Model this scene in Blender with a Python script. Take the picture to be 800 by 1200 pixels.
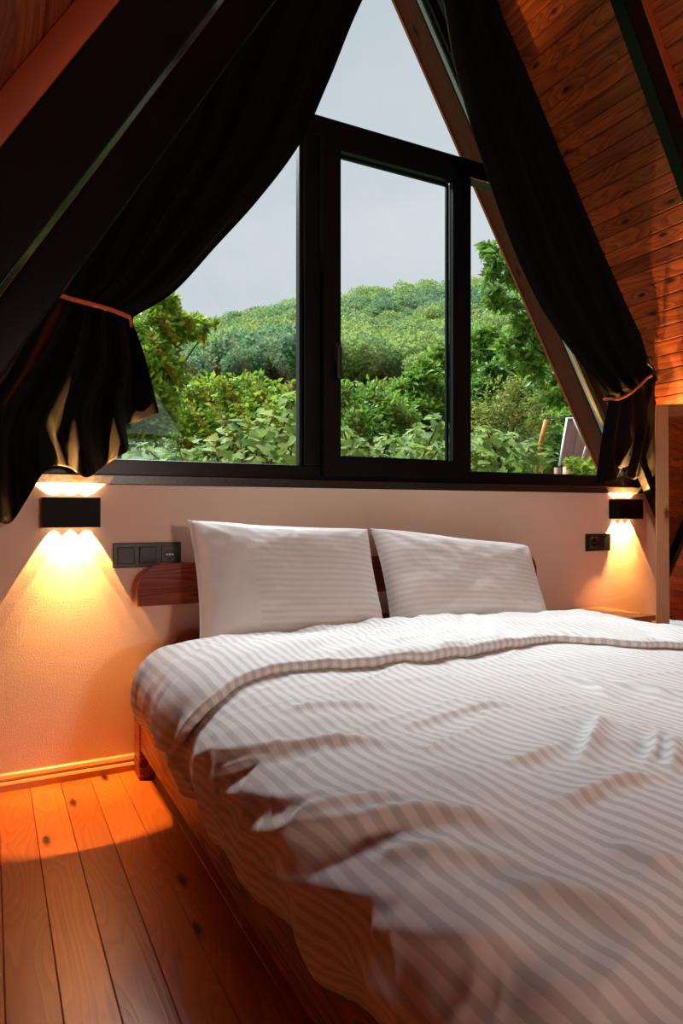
import bpy, bmesh, math, random
import numpy as np
from mathutils import Vector, Matrix

random.seed(7)
RNG = np.random.default_rng(7)
for o in list(bpy.data.objects):
    bpy.data.objects.remove(o)
SC = bpy.context.scene
COL = SC.collection

# ------------------------------------------------------------------ camera
YAW = math.radians(27.2)
CAM_Z = 0.85
cam_d = bpy.data.cameras.new('camera')
cam = bpy.data.objects.new('camera', cam_d)
COL.objects.link(cam)
cam.location = (0, 0, CAM_Z)
cam.rotation_euler = (math.radians(90), 0, -YAW)
cam_d.sensor_fit = 'HORIZONTAL'
cam_d.sensor_width = 36
cam_d.lens = 36.0            # 800 px focal length in an 800 px wide frame
cam_d.clip_end = 2000
SC.camera = cam

# ------------------------------------------------------------------ view
SC.view_settings.view_transform = 'Standard'
SC.view_settings.look = 'None'
SC.view_settings.gamma = 1
SC.view_settings.use_curve_mapping = False
SC.view_settings.exposure = 0.15

# ------------------------------------------------------------------ world: overcast sky
W = bpy.data.worlds.new('overcast_sky')
SC.world = W
W.use_nodes = True
nt = W.node_tree
nt.nodes.clear()
wo = nt.nodes.new('ShaderNodeOutputWorld')
bg = nt.nodes.new('ShaderNodeBackground')
tc = nt.nodes.new('ShaderNodeTexCoord')
mp = nt.nodes.new('ShaderNodeMapping')
mp.inputs['Scale'].default_value = (1.0, 1.0, 2.6)
nz = nt.nodes.new('ShaderNodeTexNoise')
nz.inputs['Scale'].default_value = 1.7
nz.inputs['Detail'].default_value = 4
nz.inputs['Roughness'].default_value = 0.5
cr = nt.nodes.new('ShaderNodeValToRGB')
cr.color_ramp.elements[0].position = 0.3
cr.color_ramp.elements[0].color = (0.50, 0.58, 0.64, 1)
cr.color_ramp.elements[1].position = 0.68
cr.color_ramp.elements[1].color = (0.69, 0.73, 0.77, 1)
L = nt.links.new
L(tc.outputs['Generated'], mp.inputs['Vector'])
L(mp.outputs['Vector'], nz.inputs['Vector'])
L(nz.outputs['Fac'], cr.inputs['Fac'])
L(cr.outputs['Color'], bg.inputs['Color'])
bg.inputs['Strength'].default_value = 1.0
L(bg.outputs['Background'], wo.inputs['Surface'])

# soft bright side of the overcast sky, falling through the gable window
sun_d = bpy.data.lights.new('sun', 'SUN')
sun_d.energy = 14.0
sun_d.angle = math.radians(56)
sun_d.color = (0.93, 0.97, 1.0)
sun = bpy.data.objects.new('sun', sun_d)
COL.objects.link(sun)
sun.rotation_euler = Vector((0.14, -0.53, -0.85)).to_track_quat('-Z', 'Y').to_euler()

# ------------------------------------------------------------------ helpers
FW = np.array([math.sin(YAW), math.cos(YAW), 0.0])
RT = np.array([math.cos(YAW), -math.sin(YAW), 0.0])
UP = np.array([0, 0, 1.0])
EYE = np.array([0, 0, CAM_Z])


def ray(x, y):
    return FW + (x - 400) / 800 * RT + (600 - y) / 800 * UP


def atY(x, y, Y):
    d = ray(x, y)
    return EYE + d * (Y / d[1])


def atD(x, y, D):
    return EYE + ray(x, y) * D


def proj(P):
    q = np.asarray(P) - EYE
    d = q @ FW
    return 400 + 800 * (q @ RT) / d, 600 - 800 * q[..., 2] / d


def mesh(name, v, f):
    m = bpy.data.meshes.new(name)
    m.from_pydata([tuple(map(float, p)) for p in v], [], [tuple(map(int, q)) for q in f])
    m.update()
    return m


def np_mesh(name, v, f):
    """fast mesh from arrays: v (n,3), f (m,k)"""
    m = bpy.data.meshes.new(name)
    v = np.ascontiguousarray(v, dtype=np.float32)
    f = np.ascontiguousarray(f, dtype=np.int32)
    k = f.shape[1]
    m.vertices.add(len(v))
    m.vertices.foreach_set('co', v.ravel())
    m.loops.add(f.size)
    m.loops.foreach_set('vertex_index', f.ravel())
    m.polygons.add(len(f))
    m.polygons.foreach_set('loop_start', np.arange(len(f), dtype=np.int32) * k)
    m.polygons.foreach_set('loop_total', np.full(len(f), k, dtype=np.int32))
    m.update(calc_edges=True)
    m.validate()
    return m


def shade(m, on=True):
    m.polygons.foreach_set('use_smooth', [on] * len(m.polygons))
    m.update()


def ob(name, data, mat=None, parent=None, loc=None, smooth=False):
    o = bpy.data.objects.new(name, data)
    COL.objects.link(o)
    if data is not None and mat is not None and len(data.materials) == 0:
        data.materials.append(mat)
    if smooth and data is not None:
        shade(data)
    if parent is not None:
        o.parent = parent
    if loc is not None:
        o.location = loc
    return o


def tag(o, label=None, cat=None, group=None, kind=None):
    if label:
        o['label'] = label
    if cat:
        o['category'] = cat
    if group:
        o['group'] = group
    if kind:
        o['kind'] = kind
    return o


def empty(name, loc=(0, 0, 0), label=None, cat=None, group=None, kind=None):
    o = bpy.data.objects.new(name, None)
    COL.objects.link(o)
    o.location = loc
    o.empty_display_size = 0.05
    return tag(o, label, cat, group, kind)


def sub(child, part):
    """make child (already placed under the same thing) a sub-part of part"""
    loc = Vector(child.location) - Vector(part.location)
    child.parent = part
    child.location = loc
    return child


def box_mesh(x0, x1, y0, y1, z0, z1, bev=0.0, seg=1, name='box'):
    bm = bmesh.new()
    bmesh.ops.create_cube(bm, size=1)
    for v in bm.verts:
        v.co = ((x0 + x1) / 2 + v.co.x * (x1 - x0), (y0 + y1) / 2 + v.co.y * (y1 - y0),
                (z0 + z1) / 2 + v.co.z * (z1 - z0))
    if bev > 0:
        bmesh.ops.bevel(bm, geom=list(bm.edges), offset=bev, segments=seg, affect='EDGES', profile=0.5)
    m = bpy.data.meshes.new(name)
    bm.to_mesh(m)
    bm.free()
    return m


def box(name, x0, x1, y0, y1, z0, z1, mat, parent=None, bev=0.0, seg=1):
    """world-space box; when parented the parent's location is taken off"""
    cx, cy, cz = (x0 + x1) / 2, (y0 + y1) / 2, (z0 + z1) / 2
    m = box_mesh(x0 - cx, x1 - cx, y0 - cy, y1 - cy, z0 - cz, z1 - cz, bev, seg, name)
    p = Vector((cx, cy, cz))
    if parent is not None:
        p = p - parent.location
    return ob(name, m, mat, parent, p)


def tube(pts, r, n=8, cap=True):
    """swept tube, r scalar or list -> verts, faces"""
    pts = [Vector(p) for p in pts]
    rs = r if hasattr(r, '__len__') else [r] * len(pts)
    v, f = [], []
    up = None
    for i, p in enumerate(pts):
        t = (pts[min(i + 1, len(pts) - 1)] - pts[max(i - 1, 0)]).normalized()
        if up is None:
            up = Vector((0, 0, 1)) if abs(t.z) < 0.9 else Vector((1, 0, 0))
        a = t.cross(up).normalized()
        b = a.cross(t).normalized()
        up = b
        for k in range(n):
            c = math.cos(2 * math.pi * k / n) * rs[i]
            s = math.sin(2 * math.pi * k / n) * rs[i]
            v.append(p + a * c + b * s)
    for i in range(len(pts) - 1):
        for k in range(n):
            f.append((i * n + k, i * n + (k + 1) % n, (i + 1) * n + (k + 1) % n, (i + 1) * n + k))
    if cap:
        f.append(tuple(range(n))[::-1])
        f.append(tuple((len(pts) - 1) * n + k for k in range(n)))
    return v, f


def tube_ob(name, pts, r, mat, parent=None, n=8):
    v, f = tube(pts, r, n)
    o = ob(name, mesh(name, v, f), mat, parent, smooth=True)
    if parent is not None:
        o.location = -parent.location
    return o


def extrude_poly(poly, axis_pts, name='prism'):
    """poly: list of 3D points (planar); axis_pts: offset vector -> closed prism mesh"""
    n = len(poly)
    off = Vector(axis_pts)
    v = [Vector(p) for p in poly] + [Vector(p) + off for p in poly]
    f = [tuple(range(n))[::-1], tuple(range(n, 2 * n))]
    for i in range(n):
        f.append((i, (i + 1) % n, n + (i + 1) % n, n + i))
    m = mesh(name, v, f)
    bm = bmesh.new()
    bm.from_mesh(m)
    bmesh.ops.recalc_face_normals(bm, faces=bm.faces)
    bm.to_mesh(m)
    bm.free()
    return m


def catmull(P, n):
    P = np.asarray(P, float)
    Q = np.vstack([2 * P[0] - P[1], P, 2 * P[-1] - P[-2]])
    out = []
    segs = len(P) - 1
    for u in np.linspace(0, segs, n):
        i = min(int(u), segs - 1)
        t = u - i
        p0, p1, p2, p3 = Q[i], Q[i + 1], Q[i + 2], Q[i + 3]
        out.append(0.5 * (2 * p1 + (p2 - p0) * t + (2 * p0 - 5 * p1 + 4 * p2 - p3) * t * t
                          + (3 * p1 - p0 - 3 * p2 + p3) * t ** 3))
    return np.array(out)


def vnoise(x, y, seed=0):
    """smooth value noise on arrays, about -1..1"""
    xi = np.floor(x).astype(np.int64)
    yi = np.floor(y).astype(np.int64)
    fx = x - xi
    fy = y - yi
    fx = fx * fx * fx * (fx * (fx * 6 - 15) + 10)
    fy = fy * fy * fy * (fy * (fy * 6 - 15) + 10)

    def h(a, b):
        n = (a * 374761393 + b * 668265263 + seed * 974634777) & 0x7fffffff
        n = ((n ^ (n >> 13)) * 1274126177) & 0x7fffffff
        n = n ^ (n >> 16)
        return (n & 0xffff) / 32767.5 - 1
    return ((h(xi, yi) * (1 - fx) + h(xi + 1, yi) * fx) * (1 - fy)
            + (h(xi, yi + 1) * (1 - fx) + h(xi + 1, yi + 1) * fx) * fy)


def grid_faces(nr, nc):
    i = np.arange(nr - 1)[:, None] * nc + np.arange(nc - 1)[None, :]
    i = i.ravel()
    return np.stack([i, i + 1, i + nc + 1, i + nc], 1)


# ------------------------------------------------------------------ materials
def new_mat(name):
    m = bpy.data.materials.new(name)
    m.use_nodes = True
    n = m.node_tree
    n.nodes.clear()
    out = n.nodes.new('ShaderNodeOutputMaterial')
    return m, n, out


def N(n, typ, **kw):
    x = n.nodes.new(typ)
    for k, v in kw.items():
        if k in x.inputs:
            x.inputs[k].default_value = v
        else:
            setattr(x, k, v)
    return x


def plain(name, col, rough=0.5, spec=0.5, metal=0.0, noise=0.0, nscale=40, bump=0.0, bscale=200, coat=0.0):
    m, n, out = new_mat(name)
    b = N(n, 'ShaderNodeBsdfPrincipled')
    b.inputs['Base Color'].default_value = (*col, 1)
    b.inputs['Roughness'].default_value = rough
    b.inputs['Specular IOR Level'].default_value = spec
    b.inputs['Metallic'].default_value = metal
    b.inputs['Coat Weight'].default_value = coat
    tcn = N(n, 'ShaderNodeTexCoord')
    if noise > 0:
        t = N(n, 'ShaderNodeTexNoise', Scale=nscale, Detail=5)
        n.links.new(tcn.outputs['Object'], t.inputs['Vector'])
        r = N(n, 'ShaderNodeValToRGB')
        r.color_ramp.elements[0].position = 0.3
        r.color_ramp.elements[1].position = 0.7
        r.color_ramp.elements[0].color = (*[c * (1 - noise) for c in col], 1)
        r.color_ramp.elements[1].color = (*[min(1, c * (1 + noise)) for c in col], 1)
        n.links.new(t.outputs['Fac'], r.inputs['Fac'])
        n.links.new(r.outputs['Color'], b.inputs['Base Color'])
    if bump > 0:
        t2 = N(n, 'ShaderNodeTexNoise', Scale=bscale, Detail=4)
        n.links.new(tcn.outputs['Object'], t2.inputs['Vector'])
        bp = N(n, 'ShaderNodeBump', Strength=bump, Distance=0.01)
        n.links.new(t2.outputs['Fac'], bp.inputs['Height'])
        n.links.new(bp.outputs['Normal'], b.inputs['Normal'])
    n.links.new(b.outputs['BSDF'], out.inputs['Surface'])
    return m


def wood(name, light, dark, knot, axis='Y', rough=0.35, ring=9.0, contrast=1.0, knots=True, bump=0.15, coat=0.0,
         var=0.25, seed=0.0, spec=0.5, knot_min=0.45, kscale=(7.0, 2.3, 7.0)):
    """pine: cathedral grain running along one local axis, knots, per-object offset and tone"""
    m, n, out = new_mat(name)
    lk = n.links.new
    b = N(n, 'ShaderNodeBsdfPrincipled')
    b.inputs['Roughness'].default_value = rough
    b.inputs['Coat Weight'].default_value = coat
    b.inputs['Specular IOR Level'].default_value = spec
    b.inputs['Coat Roughness'].default_value = 0.12
    tcn = N(n, 'ShaderNodeTexCoord')
    oi = N(n, 'ShaderNodeObjectInfo')
    mul = N(n, 'ShaderNodeVectorMath', operation='SCALE')
    mul.inputs[0].default_value = (31.7, 57.3, 13.1)
    lk(oi.outputs['Random'], mul.inputs['Scale'])
    add = N(n, 'ShaderNodeVectorMath', operation='ADD')
    lk(tcn.outputs['Object'], add.inputs[0])
    lk(mul.outputs['Vector'], add.inputs[1])
    rot = N(n, 'ShaderNodeMapping')
    rot.inputs['Location'].default_value = (seed, seed * 2, seed * 3)
    if axis == 'X':
        rot.inputs['Rotation'].default_value = (0, 0, math.radians(90))
    elif axis == 'Z':
        rot.inputs['Rotation'].default_value = (math.radians(90), 0, 0)
    lk(add.outputs['Vector'], rot.inputs['Vector'])
    # knots
    ks = N(n, 'ShaderNodeMapping')
    ks.inputs['Scale'].default_value = kscale
    lk(rot.outputs['Vector'], ks.inputs['Vector'])
    vo = N(n, 'ShaderNodeTexVoronoi', voronoi_dimensions='2D', Scale=1.0)
    vo.inputs['Randomness'].default_value = 1.0
    lk(ks.outputs['Vector'], vo.inputs['Vector'])
    # stretched coords for grain
    gs = N(n, 'ShaderNodeMapping')
    gs.inputs['Scale'].default_value = (1.0, 0.09, 1.0)
    lk(rot.outputs['Vector'], gs.inputs['Vector'])
    n1 = N(n, 'ShaderNodeTexNoise', Scale=9.0, Detail=2, Roughness=0.45)
    lk(gs.outputs['Vector'], n1.inputs['Vector'])
    # ring value = noise*ring + knot swirl
    kd = N(n, 'ShaderNodeMapRange')
    kd.inputs['From Min'].default_value = 0.0
    kd.inputs['From Max'].default_value = 0.45
    kd.inputs['To Min'].default_value = 0.16 if knots else 0.0
    kd.inputs['To Max'].default_value = 0.0
    lk(vo.outputs['Distance'], kd.inputs['Value'])
    sm = N(n, 'ShaderNodeMath', operation='ADD')
    lk(n1.outputs['Fac'], sm.inputs[0])
    lk(kd.outputs['Result'], sm.inputs[1])
    rg = N(n, 'ShaderNodeMath', operation='MULTIPLY')
    rg.inputs[1].default_value = ring * 2.2
    lk(sm.outputs['Value'], rg.inputs[0])
    fr = N(n, 'ShaderNodeMath', operation='FRACT')
    lk(rg.outputs['Value'], fr.inputs[0])
    r1 = N(n, 'ShaderNodeValToRGB')
    e = r1.color_ramp.elements
    e[0].position = 0.0
    e[0].color = (0, 0, 0, 1)
    e[1].position = 1.0
    e[1].color = (0.15, 0.15, 0.15, 1)
    x = e.new(0.72)
    x.color = (0.75, 0.75, 0.75, 1)
    x = e.new(0.86)
    x.color = (1, 1, 1, 1)
    lk(fr.outputs['Value'], r1.inputs['Fac'])
    # fine fibres
    fs = N(n, 'ShaderNodeMapping')
    fs.inputs['Scale'].default_value = (260.0, 4.0, 260.0)
    lk(rot.outputs['Vector'], fs.inputs['Vector'])
    n2 = N(n, 'ShaderNodeTexNoise', Scale=1.0, Detail=3)
    lk(fs.outputs['Vector'], n2.inputs['Vector'])
    n3 = N(n, 'ShaderNodeTexNoise', Scale=2.5, Detail=2)
    lk(gs.outputs['Vector'], n3.inputs['Vector'])
    f1 = N(n, 'ShaderNodeMath', operation='MULTIPLY_ADD')
    lk(r1.outputs['Color'], f1.inputs[0])
    f1.inputs[1].default_value = 0.62 * contrast
    f2 = N(n, 'ShaderNodeMath', operation='MULTIPLY')
    lk(n2.outputs['Fac'], f2.inputs[0])
    f2.inputs[1].default_value = 0.38
    lk(f2.outputs['Value'], f1.inputs[2])
    mx = N(n, 'ShaderNodeMix', data_type='RGBA')
    lk(f1.outputs['Value'], mx.inputs['Factor'])
    mx.inputs['A'].default_value = (*light, 1)
    mx.inputs['B'].default_value = (*dark, 1)
    # tone per board
    tn = N(n, 'ShaderNodeMapRange')
    tn.inputs['To Min'].default_value = 1 - var
    tn.inputs['To Max'].default_value = 1 + var * 0.6
    r2 = N(n, 'ShaderNodeMath', operation='FRACT')
    r3 = N(n, 'ShaderNodeMath', operation='MULTIPLY')
    r3.inputs[1].default_value = 77.7
    lk(oi.outputs['Random'], r3.inputs[0])
    lk(r3.outputs['Value'], r2.inputs[0])
    lk(r2.outputs['Value'], tn.inputs['Value'])
    mm = N(n, 'ShaderNodeVectorMath', operation='SCALE')
    lk(mx.outputs['Result'], mm.inputs[0])
    lk(tn.outputs['Result'], mm.inputs['Scale'])
    last = mm.outputs['Vector']
    if knots:
        kr = N(n, 'ShaderNodeValToRGB')
        kr.color_ramp.elements[0].position = 0.035
        kr.color_ramp.elements[0].color = (1, 1, 1, 1)
        kr.color_ramp.elements[1].position = 0.10
        kr.color_ramp.elements[1].color = (0, 0, 0, 1)
        kn = N(n, 'ShaderNodeTexNoise', Scale=60, Detail=2)
        lk(rot.outputs['Vector'], kn.inputs['Vector'])
        kq = N(n, 'ShaderNodeMath', operation='MULTIPLY_ADD')
        lk(kn.outputs['Fac'], kq.inputs[0])
        kq.inputs[1].default_value = 0.07
        ksub = N(n, 'ShaderNodeMath', operation='SUBTRACT')
        lk(vo.outputs['Distance'], ksub.inputs[0])
        ksub.inputs[1].default_value = 0.035
        lk(ksub.outputs['Value'], kq.inputs[2])
        lk(kq.outputs['Value'], kr.inputs['Fac'])
        # only some cells carry a knot
        sx = N(n, 'ShaderNodeSeparateColor')
        lk(vo.outputs['Color'], sx.inputs['Color'])
        gt = N(n, 'ShaderNodeMath', operation='GREATER_THAN')
        gt.inputs[1].default_value = knot_min
        lk(sx.outputs['Red'], gt.inputs[0])
        km = N(n, 'ShaderNodeMath', operation='MULTIPLY')
        lk(kr.outputs['Color'], km.inputs[0])
        lk(gt.outputs['Value'], km.inputs[1])
        k2 = N(n, 'ShaderNodeMix', data_type='RGBA')
        lk(km.outputs['Value'], k2.inputs['Factor'])
        lk(last, k2.inputs['A'])
        k2.inputs['B'].default_value = (*knot, 1)
        last = k2.outputs['Result']
    lk(last, b.inputs['Base Color'])
    bp = N(n, 'ShaderNodeBump', Strength=bump, Distance=0.003)
    lk(f1.outputs['Value'], bp.inputs['Height'])
    lk(bp.outputs['Normal'], b.inputs['Normal'])
    lk(b.outputs['BSDF'], out.inputs['Surface'])
    return m


def fabric(name, cA, cB, period, axis='U', uvname='UVMap', rough=0.75, sheen=0.2):
    """white satin-stripe cotton; stripe runs across the UV axis"""
    m, n, out = new_mat(name)
    lk = n.links.new
    b = N(n, 'ShaderNodeBsdfPrincipled')
    b.inputs['Roughness'].default_value = rough
    b.inputs['Sheen Weight'].default_value = sheen
    b.inputs['Specular IOR Level'].default_value = 0.3
    uv = N(n, 'ShaderNodeUVMap', uv_map=uvname)
    sx = N(n, 'ShaderNodeSeparateXYZ')
    lk(uv.outputs['UV'], sx.inputs['Vector'])
    d = N(n, 'ShaderNodeMath', operation='DIVIDE')
    lk(sx.outputs['X' if axis == 'U' else 'Y'], d.inputs[0])
    d.inputs[1].default_value = period
    fr = N(n, 'ShaderNodeMath', operation='FRACT')
    lk(d.outputs['Value'], fr.inputs[0])
    r = N(n, 'ShaderNodeValToRGB')
    e = r.color_ramp.elements
    e[0].position = 0.0
    e[0].color = (*cA, 1)
    e[1].position = 1.0
    e[1].color = (*cA, 1)
    for p, c in ((0.06, cB), (0.46, cB), (0.52, cA)):
        q = e.new(p)
        q.color = (*c, 1)
    lk(fr.outputs['Value'], r.inputs['Fac'])
    lk(r.outputs['Color'], b.inputs['Base Color'])
    wv = N(n, 'ShaderNodeTexNoise', Scale=900, Detail=2)
    bp = N(n, 'ShaderNodeBump', Strength=0.12, Distance=0.002)
    mp2 = N(n, 'ShaderNodeMapping')
    lk(uv.outputs['UV'], mp2.inputs['Vector'])
    lk(mp2.outputs['Vector'], wv.inputs['Vector'])
    lk(wv.outputs['Fac'], bp.inputs['Height'])
    lk(bp.outputs['Normal'], b.inputs['Normal'])
    lk(b.outputs['BSDF'], out.inputs['Surface'])
    return m


def leaf_mat(name, c0, c1, c2, trans=0.35, rough=0.45):
    m, n, out = new_mat(name)
    lk = n.links.new
    g = N(n, 'ShaderNodeNewGeometry')
    oi = N(n, 'ShaderNodeObjectInfo')
    ad = N(n, 'ShaderNodeMath', operation='ADD')
    lk(g.outputs['Random Per Island'], ad.inputs[0])
    lk(oi.outputs['Random'], ad.inputs[1])
    fr = N(n, 'ShaderNodeMath', operation='FRACT')
    lk(ad.outputs['Value'], fr.inputs[0])
    r = N(n, 'ShaderNodeValToRGB')
    e = r.color_ramp.elements
    e[0].color = (*c0, 1)
    e[1].color = (*c2, 1)
    q = e.new(0.55)
    q.color = (*c1, 1)
    lk(fr.outputs['Value'], r.inputs['Fac'])
    b = N(n, 'ShaderNodeBsdfPrincipled', Roughness=rough)
    b.inputs['Specular IOR Level'].default_value = 0.2
    lk(r.outputs['Color'], b.inputs['Base Color'])
    t = N(n, 'ShaderNodeBsdfTranslucent')
    lk(r.outputs['Color'], t.inputs['Color'])
    mx = N(n, 'ShaderNodeMixShader', Fac=trans)
    lk(b.outputs['BSDF'], mx.inputs[1])
    lk(t.outputs['BSDF'], mx.inputs[2])
    lk(mx.outputs['Shader'], out.inputs['Surface'])
    return m


def glass_mat(name, tint=(0.97, 0.985, 0.98)):
    m, n, out = new_mat(name)
    lk = n.links.new
    # Schlick reflectance of one pane face, the same from both sides
    lw = N(n, 'ShaderNodeLayerWeight', Blend=0.5)
    pw = N(n, 'ShaderNodeMath', operation='POWER')
    lk(lw.outputs['Facing'], pw.inputs[0])
    pw.inputs[1].default_value = 5.0
    f = N(n, 'ShaderNodeMath', operation='MULTIPLY_ADD')
    lk(pw.outputs['Value'], f.inputs[0])
    f.inputs[1].default_value = 0.95
    f.inputs[2].default_value = 0.045
    t = N(n, 'ShaderNodeBsdfTransparent')
    t.inputs['Color'].default_value = (*tint, 1)
    g = N(n, 'ShaderNodeBsdfGlossy', Roughness=0.0)
    mx = N(n, 'ShaderNodeMixShader')
    lk(f.outputs['Value'], mx.inputs['Fac'])
    lk(t.outputs['BSDF'], mx.inputs[1])
    lk(g.outputs['BSDF'], mx.inputs[2])
    lk(mx.outputs['Shader'], out.inputs['Surface'])
    return m


def emit_mat(name, col, s):
    m, n, out = new_mat(name)
    e = N(n, 'ShaderNodeEmission', Strength=s)
    e.inputs['Color'].default_value = (*col, 1)
    n.links.new(e.outputs['Emission'], out.inputs['Surface'])
    return m


def plaster_mat():
    m, n, out = new_mat('cream_plaster')
    lk = n.links.new
    b = N(n, 'ShaderNodeBsdfPrincipled', Roughness=0.8)
    b.inputs['Specular IOR Level'].default_value = 0.25
    tcn = N(n, 'ShaderNodeTexCoord')
    a = N(n, 'ShaderNodeTexNoise', Scale=3.0, Detail=4)
    lk(tcn.outputs['Object'], a.inputs['Vector'])
    r = N(n, 'ShaderNodeValToRGB')
    r.color_ramp.elements[0].position = 0.3
    r.color_ramp.elements[0].color = (0.82, 0.645, 0.53, 1)
    r.color_ramp.elements[1].position = 0.7
    r.color_ramp.elements[1].color = (0.88, 0.705, 0.585, 1)
    lk(a.outputs['Fac'], r.inputs['Fac'])
    lk(r.outputs['Color'], b.inputs['Base Color'])
    n1 = N(n, 'ShaderNodeTexNoise', Scale=230, Detail=3)
    n2 = N(n, 'ShaderNodeTexNoise', Scale=7, Detail=5)
    n2.inputs['Distortion'].default_value = 0.6
    mpn = N(n, 'ShaderNodeMapping')
    mpn.inputs['Scale'].default_value = (1, 1, 2.2)
    lk(tcn.outputs['Object'], n1.inputs['Vector'])
    lk(tcn.outputs['Object'], mpn.inputs['Vector'])
    lk(mpn.outputs['Vector'], n2.inputs['Vector'])
    b1 = N(n, 'ShaderNodeBump', Strength=0.4, Distance=0.003)
    lk(n1.outputs['Fac'], b1.inputs['Height'])
    b2 = N(n, 'ShaderNodeBump', Strength=0.05, Distance=0.02)
    lk(n2.outputs['Fac'], b2.inputs['Height'])
    lk(b1.outputs['Normal'], b2.inputs['Normal'])
    lk(b2.outputs['Normal'], b.inputs['Normal'])
    lk(b.outputs['BSDF'], out.inputs['Surface'])
    return m


def curtain_mat():
    m, n, out = new_mat('black_curtain_cloth')
    lk = n.links.new
    b = N(n, 'ShaderNodeBsdfPrincipled', Roughness=0.75)
    b.inputs['Base Color'].default_value = (0.003, 0.0028, 0.0028, 1)
    b.inputs['Sheen Weight'].default_value = 0.03
    b.inputs['Sheen Roughness'].default_value = 0.4
    b.inputs['Specular IOR Level'].default_value = 0.15
    tcn = N(n, 'ShaderNodeTexCoord')
    w = N(n, 'ShaderNodeTexNoise', Scale=700, Detail=2)
    lk(tcn.outputs['Object'], w.inputs['Vector'])
    bp = N(n, 'ShaderNodeBump', Strength=0.25, Distance=0.002)
    lk(w.outputs['Fac'], bp.inputs['Height'])
    lk(bp.outputs['Normal'], b.inputs['Normal'])
    t = N(n, 'ShaderNodeBsdfTranslucent')
    t.inputs['Color'].default_value = (0.03, 0.031, 0.034, 1)
    mx = N(n, 'ShaderNodeMixShader', Fac=0.3)
    lk(b.outputs['BSDF'], mx.inputs[1])
    lk(t.outputs['BSDF'], mx.inputs[2])
    lk(mx.outputs['Shader'], out.inputs['Surface'])
    return m


M = {}
M['floor'] = wood('pine_floor', (0.60, 0.175, 0.030), (0.37, 0.082, 0.012), (0.05, 0.012, 0.004), 'Y', 0.3, 9, 0.8,
                  True, 0.12, 0.10, 0.16, spec=0.35)
M['ceil'] = wood('pine_ceiling', (0.64, 0.165, 0.036), (0.19, 0.032, 0.007), (0.025, 0.008, 0.003), 'Y', 0.45, 7, 1.1,
                 True, 0.15, 0.0, 0.45, knot_min=0.3, kscale=(8.0, 3.4, 8.0))
M['trimwood'] = wood('pine_trim', (0.42, 0.078, 0.016), (0.25, 0.038, 0.008), (0.05, 0.015, 0.006), 'X', 0.45, 6, 0.7,
                     True, 0.1, 0.0, 0.1)
M['basewood'] = wood('pine_baseboard', (0.64, 0.33, 0.13), (0.5, 0.22, 0.07), (0.06, 0.02, 0.01), 'X', 0.4, 5, 0.6,
                     False, 0.1, 0.0, 0.05)
M['mirrorwood'] = wood('pine_mirror_frame', (0.60, 0.29, 0.14), (0.46, 0.19, 0.08), (0.1, 0.03, 0.012), 'Z', 0.45, 5,
                       0.6, True, 0.08, 0.0, 0.05)
M['bed'] = wood('stained_bed_wood', (0.50, 0.11, 0.018), (0.08, 0.011, 0.003), (0.03, 0.008, 0.003), 'Y', 0.4, 13,
                1.4, False, 0.3, 0.03, 0.08, spec=0.25)
M['bedX'] = wood('stained_headboard_wood', (0.34, 0.048, 0.010), (0.075, 0.009, 0.0025), (0.03, 0.008, 0.003), 'X', 0.4,
                 9, 1.3, False, 0.3, 0.03, 0.05, spec=0.25)
M['extwood'] = wood('exterior_rafter_wood', (0.14, 0.038, 0.022), (0.09, 0.022, 0.012), (0.03, 0.01, 0.004), 'X', 0.7, 5,
                    0.7, True, 0.1, 0.0, 0.05, spec=0.05)
M['tablewood'] = wood('bedside_wood', (0.42, 0.16, 0.055), (0.28, 0.09, 0.028), (0.05, 0.015, 0.006), 'X', 0.35, 6, 0.7,
                      False, 0.1, 0.2, 0.05)
M['plaster'] = plaster_mat()
M['black_steel'] = plain('black_steel', (0.004, 0.0042, 0.0046), 0.2, 0.2, 0, 0.2, 60, 0.03, 300)
M['frame'] = plain('black_window_frame', (0.0045, 0.0055, 0.0065), 0.3, 0.22, 0, 0.1, 80, 0.02, 400)
M['gasket'] = plain('grey_gasket', (0.35, 0.37, 0.38), 0.45)
M['sill'] = plain('black_granite', (0.022, 0.020, 0.019), 0.28, 0.6, 0, 0.7, 120, 0.05, 300)
M['lamp'] = plain('matt_black_lamp', (0.003, 0.0026, 0.0024), 0.5, 0.12)
M['plate'] = plain('dark_switch_plate', (0.022, 0.021, 0.020), 0.28, 0.5)
M['rocker'] = plain('charcoal_rocker', (0.055, 0.052, 0.05), 0.3, 0.5)
M['hole'] = plain('socket_dark', (0.006, 0.006, 0.006), 0.4)
M['pin'] = plain('socket_metal', (0.5, 0.5, 0.5), 0.3, 0.5, 1.0)
M['screw'] = plain('steel_screw', (0.4, 0.4, 0.4), 0.35, 0.5, 1.0)
M['glass'] = glass_mat('window_glass')
M['mirror'] = plain('mirror_silver', (0.86, 0.88, 0.88), 0.02, 0.5, 1.0)
M['curtain'] = curtain_mat()
M['rope'] = plain('orange_cord', (0.55, 0.13, 0.05), 0.7, 0.3, 0, 0.3, 200, 0.3, 400)
M['hook'] = plain('black_hook', (0.015, 0.014, 0.014), 0.35)
M['lens'] = emit_mat('warm_lens', (1.0, 0.62, 0.25), 25)
M['duvet'] = fabric('striped_duvet_cotton', (0.84, 0.82, 0.80), (0.64, 0.615, 0.60), 0.0225, 'U')
M['pillow'] = fabric('striped_pillow_cotton', (0.83, 0.81, 0.79), (0.735, 0.715, 0.70), 0.021, 'V')
M['plainwhite'] = plain('plain_white_cotton', (0.80, 0.78, 0.76), 0.8, 0.3, 0, 0.03, 30, 0.08, 500)
M['matt'] = plain('mattress_cotton', (0.72, 0.70, 0.68), 0.9)
M['deck'] = plain('roof_deck', (0.05, 0.03, 0.02), 0.8)
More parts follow.
